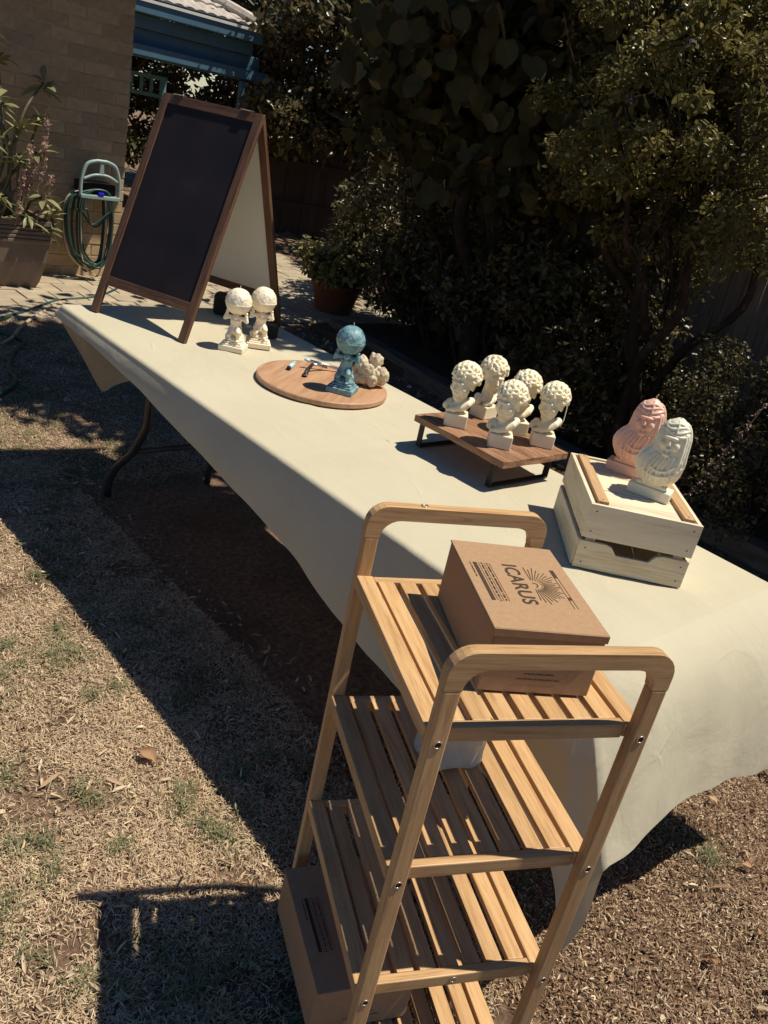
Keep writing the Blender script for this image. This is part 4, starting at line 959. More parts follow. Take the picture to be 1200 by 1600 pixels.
# ------------------------------------------------------------------ A-frame chalkboard
fl = Vector((0.078, 2.325)); fr = Vector((0.2381, 1.9255)); back = Vector((0.56, 0.30)); 
ud = (fr - fl).normalized(); AW = (fr - fl).length; nrm = Vector((-ud.y, ud.x))
if nrm.dot(Vector((-1, -1))) > 0: nrm = -nrm
af = thing('sandwich_board', 'small wooden A frame chalkboard standing on the far end of the table', 'chalkboard', (fl.x, fl.y, TOP), math.atan2(ud.y, ud.x))
SPR, AHT = 0.60, 0.752
def af_panel(sgn, mat, nm):
    # local: x along the width, y depth; panel from the foot line up to the ridge
    y_f = 0 if sgn < 0 else SPR
    ang = math.atan2(SPR / 2 - 0.006, AHT); Lg = AHT / math.cos(ang)
    M = Tr(0, y_f, 0) @ Rx(-ang if sgn < 0 else ang)
    t_ = 0.016; s = 0.030
    y0, y1 = (0, t_) if sgn < 0 else (-t_, 0)
    def p(nm_, x0, x1, z0, z1, ya, yb, m, bev=0.0012):
        me = MB().box(x0, x1, ya, yb, z0, z1).mesh(nm_); o = link(nm_, me, m, af, bevel=bev); o.matrix_local = M; return o
    p('stile', 0, s, 0.0, Lg, y0, y1, M_frame[2]); p('stile', AW - s, AW, 0.0, Lg, y0, y1, M_frame[2])
    p('rail', s + .0005, AW - s - .0005, Lg - 0.032, Lg - .0005, y0 + .0007, y1 - .0007, M_frame[0]); p('rail', s + .0005, AW - s - .0005, 0.105, 0.138, y0 + .0007, y1 - .0007, M_frame[0])
    m0 = (y0 + y1) / 2
    if sgn < 0:
        p('slate', s - .004, AW - s + .004, 0.134, Lg - 0.028, m0 - .003, m0 + .001, M_slate, 0); p('rear_panel', s - .004, AW - s + .004, 0.134, Lg - 0.028, m0 + .0015, m0 + .004, M_white_panel, 0)
    else:
        p('whiteboard', s - .004, AW - s + .004, 0.134, Lg - 0.028, m0 - .003, m0 + .001, M_white_panel, 0)
        p('slate', s - .004, AW - s + .004, 0.134, Lg - 0.028, m0 + .0015, m0 + .004, M_slate, 0)
af_panel(-1, None, 'front'); af_panel(1, None, 'back')
for x in (0.07, AW - 0.07): link('hinge', MB().box(x - .02, x + .02, SPR / 2 - .012, SPR / 2 + .012, AHT + .001, AHT + .0035).mesh('hinge'), M_bolt, af)

# ------------------------------------------------------------------ hose, hanger, planter, potted plants
hang = thing('hose_hanger', 'grey teal plastic hose hanger on the brick wall', 'hose hanger', (1.655, 6.02, 0))
def smooth_pts(pts, n=8, closed=False):
    P_ = [Vector(p) for p in pts]; out = []; k = len(P_)
    for i in range(k if closed else k - 1):
        p0 = P_[i - 1] if (i > 0 or closed) else P_[i]; p1 = P_[i]; p2 = P_[(i + 1) % k]; p3 = P_[(i + 2) % k] if (closed or i + 2 < k) else p2
        for s in range(n):
            t = s / n
            out.append(0.5 * ((2 * p1) + (p2 - p0) * t + (2 * p0 - 5 * p1 + 4 * p2 - p3) * t * t + (3 * p1 - p0 - 3 * p2 + p3) * t ** 3))
    if not closed: out.append(P_[-1])
    return out
hy = -0.19
link('hoop', MB().tube(smooth_pts([(-.152, hy, .645), (-.150, hy, .76), (-.115, hy, .865), (-.05, hy, .897), (0, hy, .90), (.05, hy, .897), (.110, hy, .865), (.143, hy, .76), (.145, hy, .645)], 6), 0.0135, 10).mesh('hoop', True), M_hanger, hang)
link('shelf', MB().box(-.155, .150, hy - .02, 0.0, .63, .66).mesh('shelf'), M_hanger, hang, bevel=.006)
link('cross_bar', MB().tube(smooth_pts([(-.135, hy, .765), (-.05, hy, .80), (.05, hy, .80), (.130, hy, .765)], 5), 0.011, 8).mesh('cross_bar', True), M_hanger, hang)
link('spine', MB().prism([(-.02, .80), (.02, .80), (.011, .888), (-.011, .888)], 0, .015, Matrix(((1, 0, 0, 0), (0, 0, 1, hy - .008), (0, 1, 0, 0), (0, 0, 0, 1)))).mesh('spine'), M_hanger, hang)
link('bracket', MB().box(-.13, .13, -0.165, -.012, .662, .74).mesh('bracket'), M_black, hang, bevel=.006)
link('blue_clip', MB().box(-.022, .022, hy - .024, hy + .006, .661, .682).mesh('blue_clip'), M_bluecap, hang, bevel=.004)
rr = random.Random(4)
hose = thing('garden_hose', 'green garden hose coiled on its hanger and trailing to the lawn', 'hose', (1.655, 5.95, 0))
for k in range(12):
    wL = rr.uniform(.10, .265); wR = rr.uniform(.06, .125); zb = rr.uniform(.025, .16) if k < 10 else rr.uniform(.38, .46); tw = rr.uniform(-.04, .04); y = -0.035 - (k % 6) * 0.017
    pts = [(-.06, y, .69), (-wL * .9, y - .01, .62), (-wL, y - .015, .38 + zb * .4), (-wL * .75, y - .01, zb + .10), (-.02 + tw, y - .01, zb), (wR * .75, y - .012, zb + .09), (wR, y - .015, .38 + zb * .4), (wR * .85, y - .01, .62), (.05, y, .69)]
    link('coil', MB().tube(smooth_pts(pts, 7, True), 0.0085, 8, closed=True).mesh('coil', True), M_hose if k not in (3, 8) else M_hose_tan, hose)
link('hanging_end', MB().tube(smooth_pts([(.135, -.04, .64), (.140, -.05, .4), (.135, -.05, .2), (.12, -.05, .06), (.05, -.08, .012), (-.1, -.10, .010), (-.3, -.06, .010)], 7), 0.0075, 8).mesh('hanging_end', True), M_hose, hose)
tail = [(.33, .17, .012), (.31, -.0, .012), (.17, -.22, .012), (-.19, -.58, .014), (-.53, -.72, .012), (-.85, -1.01, .014), (-1.07, -1.20, .02), (-1.2, -1.35, .02), (-1.15, -1.50, .02), (-1.09, -1.66, .016), (-1.22, -1.86, .016), (-1.34, -2.14, .018), (-1.36, -2.30, .018), (-1.47, -2.47, .018), (-1.60, -2.52, .016), (-1.8, -2.45, .016)]
link('trailing_run', MB().tube(smooth_pts(tail, 8), 0.0125, 10).mesh('trailing_run', True), M_hose, hose)
tan = link('tan_hose', MB().tube(smooth_pts([(1.20, 5.25, .012), (1.05, 5.10, .012), (.80, 4.80, .014), (.63, 4.55, .02), (.52, 4.36, .02), (.42, 4.25, .012)], 8), 0.0105, 10).mesh('tan_hose', True), M_hose_tan); tag(tan, 'thin tan hose running beside the green hose onto the lawn', 'hose')

# leaf templates ---------------------------------------------------------------
def heart_leaf(s=1.0, cup=0.18, seed=0):
    rr = random.Random(seed); n = 22; V = []; F = []
    rings = (0.0, 0.36, 0.7, 1.0); c0 = 0.36; ph = rr.uniform(0, 6)
    V.append((0, c0 * s, -.02 * s))
    for q in rings[1:]:
        for k in range(n):
            a = 2 * PI * k / n      # 0 = notch
            r = 0.47 * (1 + 0.05 * math.cos(2 * a)) * (1 - 0.34 * math.exp(-(min(a, 2 * PI - a) / .30) ** 2)) * (1 + 0.22 * math.exp(-((a - PI) / .22) ** 2))
            x = r * math.sin(a) * q; y = c0 + .10 - (r * math.cos(a)) * q - .10 * (1 - q)
            vein = 0.012 * abs(math.sin(a * 3.5)) * q
            V.append((x * s, y * s, s * (cup * 1.4 * x * x - 0.16 * (y - .3) ** 2 + vein + 0.03 * q * math.sin(a * 3 + ph))))
    for k in range(n): F.append((0, 1 + k, 1 + (k + 1) % n))
    for j in range(2):
        for k in range(n):
            o = 1 + j * n; F.append((o + k, o + n + k, o + n + (k + 1) % n, o + (k + 1) % n))
    me = bpy.data.meshes.new('leaf'); me.from_pydata(V, [], F); me.shade_smooth(); return me
def oval_leaf(l, w, fold=0.3, droop=0.2, name='leaf', smooth=True, tip=0.0):
    V = []; F = []; n = 5
    for k in range(n + 1):
        t = k / n; ww = w * math.sin(PI * min(1, (t * .92 + .05))) ** 0.8 * (0.7 + 0.6 * t if tip else 1) * 0.5; z = -droop * l * t * t
        V += [(-ww, t * l, z + fold * ww), (0, t * l, z), (ww, t * l, z + fold * ww)]
    for k in range(n):
        o = k * 3; F += [(o, o + 1, o + 4, o + 3), (o + 1, o + 2, o + 5, o + 4)]
    me = bpy.data.meshes.new(name); me.from_pydata(V, [], F)
    if smooth: me.shade_smooth()
    return me
def orient(dirv, upv=Vector((0, 0, 1)), roll=0.0):
    y = Vector(dirv).normalized(); x = y.cross(Vector(upv)); 
    if x.length < 1e-4: x = y.cross(Vector((1, 0, 0)))
    x.normalize(); z = x.cross(y)
    m = Matrix((x, y, z)).transposed()
    return (m @ Matrix.Rotation(roll, 3, 'Y')).to_euler()
def leaf_cloud(n, centres, radii, l, w, up=0.5, shell=0.35, seed=1, fold=0.35, lj=0.35, cull=None):
    """numpy leaf clumps: six-vertex folded leaves spread through ellipsoids"""
    g = np.random.default_rng(seed); centres = np.asarray(centres, float); radii = np.asarray(radii, float)
    wgt = np.prod(radii, axis=1) ** 0.67; wgt = wgt / wgt.sum(); idx = g.choice(len(centres), n, p=wgt)
    d = g.normal(size=(n, 3)); d /= np.linalg.norm(d, axis=1)[:, None]
    rad = g.random(n) ** shell
    # gather in sprigs
    P = centres[idx] + d * radii[idx] * rad[:, None]
    if cull is not None:
        k = cull(P); P = P[k]; d = d[k]; n = len(P)
    nrm = g.normal(size=(n, 3)) * 0.7 + np.array([0, 0, up]) + d * 0.35; nrm /= np.linalg.norm(nrm, axis=1)[:, None]
    dr = g.normal(size=(n, 3)) + d * 0.6; dr -= nrm * (dr * nrm).sum(1)[:, None]; dr /= np.linalg.norm(dr, axis=1)[:, None]
    sd = np.cross(dr, nrm)
    L = (l * (1 + lj * (g.random(n) * 2 - 1)))[:, None]; W = (w * (1 + lj * (g.random(n) * 2 - 1)))[:, None]
    q1 = P + dr * L * .26; q2 = P + dr * L * .66 - nrm * L * .05; s1 = sd * W * .46; s2 = sd * W * .42; u1 = nrm * W * fold * .45
    V = np.stack([P, q1 + s1 + u1, q2 + s2 + u1, P + dr * L - nrm * L * .13, q2 - s2 + u1, q1 - s1 + u1], 1).reshape(-1, 3); i = np.arange(n)[:, None] * 6
    F = np.concatenate([i + [0, 1, 2, 3], i + [0, 3, 4, 5]], 1).reshape(-1, 4)
    return V, F
SX, SY = 0.3617, 0.2715
def sunlit_gaps(seed, keep_dapple=0.12):
    # the crowns are open wherever the photograph shows sun on the ground, the table or the olive shrub
    g = np.random.default_rng(seed)
    def f(off):
        def cull(P):
            Q = P + np.array(off); k = np.ones(len(Q), bool); u = g.random(len(Q))
            gx = Q[:, 0] - SX * Q[:, 2]; gy = Q[:, 1] + SY * Q[:, 2]
            h = Q[:, 2] - .74; tx = Q[:, 0] - SX * h; ty = Q[:, 1] + SY * h
            h2 = Q[:, 2] - 2.2; bx = Q[:, 0] - SX * h2; by = Q[:, 1] + SY * h2
            high = Q[:, 2] > .9
            k &= ~(high & (gy > 4.62) & (gx < 4.35) & (gy < 7.6) & (u > keep_dapple * (1.5 if 0 else 1)))
            k &= ~(high & (gx < 1.75) & (gy < .25))
            k &= ~((h > 0.25) & (tx < .80) & (ty < 1.35) & (ty > -.3))
            k &= ~((h > 0.25) & (tx < .58 + .28 * (ty - 1.5) * 0) & (ty < 2.1) & (ty > -.3))
            k &= ~(high & (gx < .0) & (gy > 1.5) & (gy < 3.2) & (u > .4))
            h3 = Q[:, 2] - 2.3; k &= ~((h3 > .1) & (Q[:, 0] - SX * h3 < 5.35) & (Q[:, 1] + SY * h3 > 9.0) & (Q[:, 1] < 11.6) & (u > .1))
            k &= ~((h2 > .35) & (bx > 1.9) & (bx < 3.2) & (by > .7) & (by < 2.3) & (u > .08))
            return k
        return cull
    return f
def sub_clumps(n, c, r, rs, seed, squash=0.8):
    g = np.random.default_rng(seed); d = g.normal(size=(n, 3)); d /= np.linalg.norm(d, axis=1)[:, None]
    P = np.array(c) + d * np.array(r) * (g.random(n) ** 0.4)[:, None]
    q = rs * (0.6 + 0.8 * g.random(n)); return P, np.stack([q, q, q * squash], 1)
def branch_pts(p0, p1, n=7, wob=0.08, seed=0, bow=0.0):
    rr = random.Random(seed); p0 = Vector(p0); p1 = Vector(p1); L = (p1 - p0).length; out = []
    for k in range(n):
        t = k / (n - 1); p = p0.lerp(p1, t)
        if 0 < k < n - 1: p += Vector((rr.uniform(-1, 1), rr.uniform(-1, 1), rr.uniform(-.4, .4))) * wob * L * .5
        p.z += bow * math.sin(PI * t) * L; out.append(p)
    return smooth_pts(out, 4)
def taper(n, a, b): return [a + (b - a) * k / (n - 1) for k in range(n)]

# planter with succulent
pl = thing('planter_pot', 'tall square mocha planter with ridged rim by the wall', 'planter', (0.955, 5.72, 0.004))
def sq(w, z): return [(-w, -w, z), (w, -w, z), (w, w, z), (-w, w, z)]
mb = MB(); prof = [(0.14, 0), (0.165, 0.06), (0.198, 0.20), (0.210, 0.33)]
for k in range(4): prof += [(0.211, .335 + k * .028), (0.220, .341 + k * .028), (0.220, .357 + k * .028), (0.211, .362 + k * .028)]
prof += [(0.224, .455), (0.224, .485), (0.20, .485), (0.195, .43)]
v = []; f = []
for w_, z_ in prof: v += sq(w_, z_)
for i in range(len(prof) - 1):
    for j in range(4): f.append((i * 4 + j, i * 4 + (j + 1) % 4, i * 4 + 4 + (j + 1) % 4, i * 4 + 4 + j))
f.append((3, 2, 1, 0)); mb.add(v, f)
link('pot_wall', mb.mesh('pot_wall'), M_planter, pl, bevel=0.004)
link('soil', MB().box(-.193, .193, -.193, .193, .38, .43).mesh('soil'), M_potsoil, pl)
suc = thing('succulent_plant', 'tall leafy succulent with dry pink flower spikes in the square planter', 'plant', (0.955, 5.72, 0.43))
succ_leaf = [oval_leaf(0.13, 0.040, 0.25, d_, 'leaf', True, 0.6) for d_ in (0.1, 0.35, 0.7)]
rr = random.Random(21); tips = []
for k, (tx, ty, tz, bx) in enumerate([(-.10, -.10, .78, 0), (.02, -.14, .42, 0), (.13, -.14, .50, 0), (-.05, .10, 1.02, 0), (.22, .05, .70, 0), (-.20, -.18, .55, 0), (.16, -.2, .22, 0), (.24, -.14, .12, 0), (-.14, -.24, .20, 0), (.05, -.22, .08, 0), (.26, .12, .92, 0), (-.28, 0, .98, 0), (.04, -.06, .62, 0), (-.22, -.12, 1.16, 0), (.2, -.2, -.02, 0)]):
    b = Vector((rr.uniform(-.1, .1), rr.uniform(-.1, .1), -.02)); e = Vector((tx, ty, tz))
    pts = branch_pts(b, e, 6, .18, 40 + k); link('stem', MB().tube(pts, taper(len(pts), .014, .008), 7).mesh('stem', True), M_stem, suc)
    tips.append(e)
    nl = rr.randint(11, 16)
    for j in range(nl):
        a = j * 2.4; el = rr.uniform(-.35, 1.0); d = Vector((math.cos(a) * math.cos(el), math.sin(a) * math.cos(el), math.sin(el)))
        o = link('leaf', rr.choice(succ_leaf), M_leaf_succ, suc, e + Vector((0, 0, rr.uniform(-.05, .02))), orient(d, roll=rr.uniform(-.4, .4))); s_ = rr.uniform(.6, 1.15); o.scale = (s_,) * 3
for k, (x0, y0, z0, h, lx) in enumerate([(.13, -.16, .18, .52, .05), (.05, -.17, .12, .42, .02), (-.14, -.16, .2, .44, -.03), (.10, -.22, .02, .34, .10), (-.03, -.22, .02, .36, .04), (.02, -.18, .22, .34, .14), (-.2, -.2, .1, .4, .02)]):
    pts = branch_pts((x0, y0, z0), (x0 + lx, y0 - .03, z0 + h), 5, .05, 80 + k)
    sp = link('flower_spike', MB().tube(pts, taper(len(pts), .006, .002), 6).mesh('flower_spike', True), M_flower, suc)
    C_ = np.array([tuple(p) for p in pts[len(pts) // 4:]]); 
    V, F = leaf_cloud(230, C_, np.full((len(C_), 3), .022), .013, .009, 0.2, .5, 90 + k)
    link('blossom', np_mesh('blossom', V, F, M_flower), M_flower, sp, kind='stuff')

# terracotta pot with geranium
pt = thing('terracotta_pot', 'terracotta pot with leafy geranium on the paving edge', 'pot', (3.50, 5.16, 0.004))
link('pot_wall', MB().lathe([(.15, 0), (.16, .02), (.205, .215), (.222, .22), (.226, .26), (.205, .26), (.19, .22)], 32).mesh('pot_wall', True), M_terra, pt)
ger = thing('geranium_plant', 'bushy olive geranium filling the terracotta pot', 'plant', (3.50, 5.16, .215))
cl_c, cl_r = sub_clumps(30, (0, 0, .22), (.34, .32, .15), .10, 5)
V, F = leaf_cloud(2600, cl_c, cl_r, .050, .050, .6, .35, 7); link('foliage', np_mesh('foliage', V, F, M_leaf_ger), M_leaf_ger, ger, kind='stuff')
ger_leaf = heart_leaf(0.075, .2, 2)
for k in range(120):
    c = cl_c[rr.randrange(30)]; d = Vector((rr.gauss(0, 1), rr.gauss(0, 1), abs(rr.gauss(0, 1)))).normalized()
    o = link('leaf', ger_leaf, M_leaf_ger, ger, Vector(c) + d * .11, orient((d.x, d.y, d.z * .2 - .1), Vector((0, 0, 1)) + d)); o.scale = (rr.uniform(.7, 1.3),) * 3
for k in range(7): link('stem', MB().tube(branch_pts((rr.uniform(-.08, .08), rr.uniform(-.08, .08), -.02), (rr.uniform(-.25, .25), rr.uniform(-.25, .25), .25), 5, .1, k), .006, 6).mesh('stem', True), M_stem, ger)
pt2 = thing('small_pot', 'orange plastic pot deep in shade under the trees', 'pot', (4.55, 5.55, 0))
link('pot_wall', MB().lathe([(.10, 0), (.13, .22), (.145, .225), (.145, .26), (.125, .26), (.12, .2)], 24).mesh('pot_wall', True), simple('orange_plastic', [(0.3, (0.5, 0.1, 0.03)), (0.7, (0.6, 0.14, 0.05))], 10, 0.5, .4), pt2)
pp = thing('leafy_shrub', 'lanky leafy shrub standing behind the terracotta pot', 'shrub', (4.25, 5.75, 0))
for k in range(9):
    e = Vector((rr.uniform(-.45, .35), rr.uniform(-.3, .3), rr.uniform(.6, 1.05))); pts = branch_pts((rr.uniform(-.05, .05), 0, 0), e, 6, .12, 60 + k)
    link('stem', MB().tube(pts, taper(len(pts), .012, .004), 6).mesh('stem', True), M_bark, pp)
    for j in range(12):
        p = pts[len(pts) // 2 + rr.randrange(len(pts) // 2)]; d = Vector((rr.gauss(0, 1), rr.gauss(0, 1), rr.gauss(.3, .6)))
        o = link('leaf', succ_leaf[rr.randrange(3)], M_leaf_hedge, pp, p, orient(d)); o.scale = (.7, .8, .8)
V, F = leaf_cloud(2500, [(0, 0, .75), (-.2, -.1, .55), (.2, .1, .6)], [(.4, .35, .3), (.3, .3, .25), (.3, .3, .3)], .07, .03, .4, .4, 61); link('foliage', np_mesh('foliage', V, F, M_leaf_dark), M_leaf_dark, pp, kind='stuff')

# ------------------------------------------------------------------ garden bed edging
for k, (x0, y0, x1, y1) in enumerate([(2.62, -1.4, 2.74, 0.6), (2.74, 0.63, 2.80, 2.6), (2.80, 2.63, 3.05, 4.55)]):
    d = Vector((x1 - x0, y1 - y0, 0)); 
    o = link('garden_sleeper', MB().box(-.06, .06, 0, d.length, 0, .11).mesh('garden_sleeper'), M_sleeper, None, (x0, y0, 0), (0, 0, math.atan2(d.y, d.x) - PI / 2), bevel=.008)
    tag(o, ['timber bed edging sleeper at the near end of the bed', 'timber bed edging sleeper behind the bust candles', 'timber bed edging sleeper leading to the paving'][k], 'sleeper', 'sleepers edging the garden bed')
bed = MB(); 
link('garden_bed', MB().box(2.85, 4.02, -2.5, 4.6, -.05, .06).mesh('garden_bed'), M_potsoil, kind='structure')

# ------------------------------------------------------------------ trees and shrubs
def stems_of(t, specs, m=None, name='trunk'):
    first = None
    for k, (p0, p1, ra, rb) in enumerate(specs):
        pts = branch_pts(p0, p1, 7, .07, hash((name, k)) % 1000 if False else k * 7 + 3)
        link(name if k == 0 else 'branch', MB().tube(pts, taper(len(pts), ra, rb), 9).mesh(name, True), m or M_bark, t)
def scatter_leaves(t, n, centres, radii, me_list, mat, smin, smax, seed, hang=0.6, shell=.5):
    rr = random.Random(seed); k = len(centres)
    for i in range(n):
        q = rr.randrange(k); d = Vector((rr.gauss(0, 1), rr.gauss(0, 1), rr.gauss(0, 1))).normalized(); r_ = rr.random() ** shell
        p = Vector(centres[q]) + Vector((d.x * radii[q][0], d.y * radii[q][1], d.z * radii[q][2])) * r_
        dirv = Vector((rr.gauss(0, 1), rr.gauss(0, 1), -hang * 2 + rr.gauss(0, .5)))
        o = link('leaf', rr.choice(me_list), mat, t, p, orient(dirv, Vector((rr.gauss(-.5, .6), rr.gauss(-.5, .6), .7)), rr.uniform(-.5, .5)))
        s = rr.uniform(smin, smax); o.scale = (s, s, s)
hearts = [heart_leaf(1.0, .18, k) for k in range(4)]

# large-leaved shade tree behind the table
A = thing('shade_tree', 'large heart leaved tree whose dark crown hangs behind the table', 'tree', (3.15, 3.15, 0))
stems_of(A, [((0, 0, 0), (.15, .25, 2.9), .075, .045), ((.02, .05, .3), (-.35, .55, 2.6), .05, .03), ((.1, .0, .25), (.5, -.35, 2.7), .05, .028), ((.05, .05, 1.2), (-.7, 0.3, 2.7), .03, .014), ((.1, .15, 1.6), (.3, 1.1, 2.8), .03, .014), ((.1, 0, 1.3), (-.2, -.9, 2.6), .028, .013), ((.3, -.2, 1.2), (.9, -1.2, 2.9), .03, .014), ((.05, .1, .15), (-.25, .9, 1.5), .022, .01), ((0, 0.1, .1), (.25, .75, 1.3), .02, .009), ((0.05, -.02, .2), (-.12, -.55, 1.4), .02, .009)])
def rel(o, pts): 
    L = o.location; return [(p[0] - L.x, p[1] - L.y, p[2] - L.z) for p in pts]
vis_c = [(1.95, 3.10, 1.95), (2.25, 3.45, 1.85), (2.6, 3.2, 1.85), (2.35, 2.65, 2.0), (2.65, 2.5, 1.75), (2.95, 2.45, 1.95), (2.85, 3.0, 1.6), (2.15, 2.75, 2.15), (2.5, 3.9, 1.9), (3.1, 2.1, 2.1), (2.45, 3.0, 1.45), (2.6, 2.15, 2.2), (1.75, 2.9, 2.2)]
vis_r = [(.34, .34, .26)] * len(vis_c)
scatter_leaves(A, 250, rel(A, vis_c), vis_r, hearts, M_leaf_big, .09, .17, 31, .8, .6)
cc, cr_ = sub_clumps(100, (0.05, .2, 2.0), (1.05, 1.5, .75), .28, 3)
def clear_view(P):   # leave gaps of sky
    return np.ones(len(P), bool)
V, F = leaf_cloud(8500, cc, cr_, .11, .09, .4, .4, 11, cull=sunlit_gaps(1)((3.15, 3.15, 0))); link('foliage', np_mesh('foliage', V, F, M_leaf_big), M_leaf_big, A, kind='stuff')
# high crown that shades the bed, the lawn beyond the table and the table's far right edge
cc, cr_ = sub_clumps(70, (-.35, -.15, 3.35), (1.35, 1.75, .55), .36, 8)
V, F = leaf_cloud(4600, cc, cr_, .13, .12, .7, .4, 12, cull=sunlit_gaps(2)((3.15, 3.15, 0))); link('canopy', np_mesh('canopy', V, F, M_leaf_big), M_leaf_big, A, kind='stuff')
# a bough reaching towards the table: dapples its far right edge
link('branch', MB().tube(branch_pts((.1, .1, 2.7), (-1.55, -1.75, 3.25), 7, .06, 77, .03), taper(25, .028, .008), 8).mesh('branch', True), M_bark, A)
V, F = leaf_cloud(1100, [(-1.50, -1.72, 3.25), (-1.32, -1.35, 3.25), (-1.38, -2.02, 3.2), (-1.2, -1.0, 3.3)], [(.20, .32, .12), (.25, .32, .12), (.16, .22, .1), (.4, .35, .15)], .10, .075, .9, .5, 78); link('bough_foliage', np_mesh('bough_foliage', V, F, M_leaf_big), M_leaf_big, A, kind='stuff')

# far crown over the lawn end
B = thing('bay_tree', 'tall dark small leaved tree between the shade tree and the patio', 'tree', (3.85, 4.35, 0))
stems_of(B, [((0, 0, 0), (-.1, .05, 2.7), .06, .035), ((0, 0, .4), (-.5, -.3, 2.3), .035, .015), ((0, 0, .5), (.3, .5, 2.4), .035, .015), ((0, 0, .2), (-.6, .3, 1.9), .025, .01), ((0, 0, .2), (-.25, -.6, 1.8), .025, .01), ((0, 0, .1), (.15, .9, 1.9), .02, .008)])
cc, cr_ = sub_clumps(110, (0.1, .2, 1.75), (.85, 1.0, 1.0), .2, 13)
cc[:, 2] = np.maximum(cc[:, 2], .55)
V, F = leaf_cloud(17000, cc, cr_, .075, .032, .2, .4, 14, cull=sunlit_gaps(3, .07)((3.85, 4.35, 0))); link('foliage', np_mesh('foliage', V, F, M_leaf_dark), M_leaf_dark, B, kind='stuff')
scatter_leaves(B, 120, [tuple(c) for c in cc[:60]], [tuple(c) for c in cr_[:60]], [oval_leaf(.11, .045, .3, .3)], M_leaf_dark, .8, 1.4, 33, .7)
B2 = thing('overhanging_tree', 'tree crown high over the lawn at the end of the table', 'tree', (3.65, 3.9, 0))
stems_of(B2, [((0, 0, 0), (-.2, -.1, 2.7), .05, .035), ((-.15, -.1, 1.9), (-1.8, -.8, 3.4), .03, .012), ((-.15, -.1, 2.2), (-1.4, -1.2, 3.5), .025, .01), ((-.1, 0, 2.1), (-1.6, .2, 3.5), .025, .01)])
cc, cr_ = sub_clumps(55, (-1.65, -.65, 3.55), (.85, 1.0, .35), .27, 23)
V, F = leaf_cloud(5200, cc, cr_, .10, .075, .7, .4, 24, cull=sunlit_gaps(4)((3.65, 3.9, 0))); link('foliage', np_mesh('foliage', V, F, M_leaf_dark), M_leaf_dark, B2, kind='stuff')

# olive small-leaved shrub on the right, sun on its top
D = thing('flowering_shrub', 'olive small leaved shrub with violet flowers catching sun at the right', 'shrub', (2.95, 1.75, 0))
stems_of(D, [((0, 0, 0), (-.15, .1, 1.9), .045, .02), ((0, 0, .1), (-.6, -.35, 1.9), .035, .012), ((0, 0, .2), (.1, -.6, 2.0), .03, .012), ((0, 0, .5), (-.5, .5, 1.9), .028, .01), ((-.1, 0, .8), (-.9, .0, 1.75), .022, .007)])
for k in range(34):
    e = Vector((rr.uniform(-1.05, .4), rr.uniform(-.95, .75), rr.uniform(1.35, 2.5))); b = Vector((-.2, -.1, rr.uniform(.9, 1.6)))
    pts = branch_pts(b, e, 5, .16, 300 + k, .05); link('twig', MB().tube(pts, taper(len(pts), .006, .002), 5).mesh('twig', True), M_bark, D)
cc, cr_ = sub_clumps(210, (-.2, -.1, 1.85), (.85, .90, .72), .095, 43)
cc[:, 2] = np.maximum(cc[:, 2], 0.98 + .22 * np.sin(cc[:, 1] * 5))
V, F = leaf_cloud(34000, cc, cr_, .031, .016, .45, .35, 44); link('foliage', np_mesh('foliage', V, F, M_leaf_dur), M_leaf_dur, D, kind='stuff')
scatter_leaves(D, 290, [tuple(c) for c in cc[:90]], [tuple(c * 1.15) for c in cr_[:90]], [oval_leaf(.042, .022, .3, .2), oval_leaf(.050, .026, .2, .5)], M_leaf_dur, .8, 1.3, 45, .3, .3)
for k, p in enumerate([(-.62, -.05, 2.1), (-.42, -.38, 2.1), (-.3, -.2, 2.35), (-.72, .1, 1.85), (-.1, -.45, 2.2)]):
    V, F = leaf_cloud(26, [p], [(.025, .025, .02)], .016, .014, .5, .4, 500 + k); link('flower', np_mesh('flower', V, F, M_purple), M_purple, D)

E_ = thing('low_shrub', 'dim fine leaved low shrub below the olive shrub at the right edge', 'shrub', (2.95, 0.95, 0))
for k in range(14):
    e = Vector((rr.uniform(-.55, .35), rr.uniform(-.5, .35), rr.uniform(.5, 1.0))); pts = branch_pts((0, 0, .02), e, 5, .15, 340 + k, .06)
    link('stem', MB().tube(pts, taper(len(pts), .008, .002), 5).mesh('stem', True), M_bark, E_)
cc, cr_ = sub_clumps(70, (-.05, -.1, .55), (.55, .65, .48), .13, 53)
V, F = leaf_cloud(20000, cc, cr_, .024, .014, .4, .35, 54); link('foliage', np_mesh('foliage', V, F, M_leaf_dark), M_leaf_dark, E_, kind='stuff')
spray = smooth_pts([(-.45, -.05, .78), (-.58, -.08, .72), (-.66, -.06, .6), (-.72, -.05, .48), (-.80, -.02, .36)], 6)
link('flower_spray', MB().tube(spray, .003, 5).mesh('flower_spray', True), M_bark, E_)
V, F = leaf_cloud(90, [tuple(p) for p in spray], np.full((len(spray), 3), .016), .010, .007, .3, .5, 55); link('blossom', np_mesh('blossom', V, F, M_flower), M_flower, E_, kind='stuff')

# undergrowth inside the bed
U = thing('understorey_shrub', 'dark tangled shrub at the foot of the shade tree', 'shrub', (3.45, 3.75, 0))
for k in range(10):
    e = Vector((rr.uniform(-.5, .4), rr.uniform(-.9, .9), rr.uniform(.5, 1.3))); pts = branch_pts((0, e.y * .4, .03), e, 5, .2, 360 + k)
    link('stem', MB().tube(pts, taper(len(pts), .013, .004), 6).mesh('stem', True), M_bark, U)
cc, cr_ = sub_clumps(90, (.1, -.1, .75), (.42, 1.5, .65), .17, 63)
V, F = leaf_cloud(15000, cc, cr_, .055, .028, .4, .4, 64); link('foliage', np_mesh('foliage', V, F, M_leaf_dark), M_leaf_dark, U, kind='stuff')

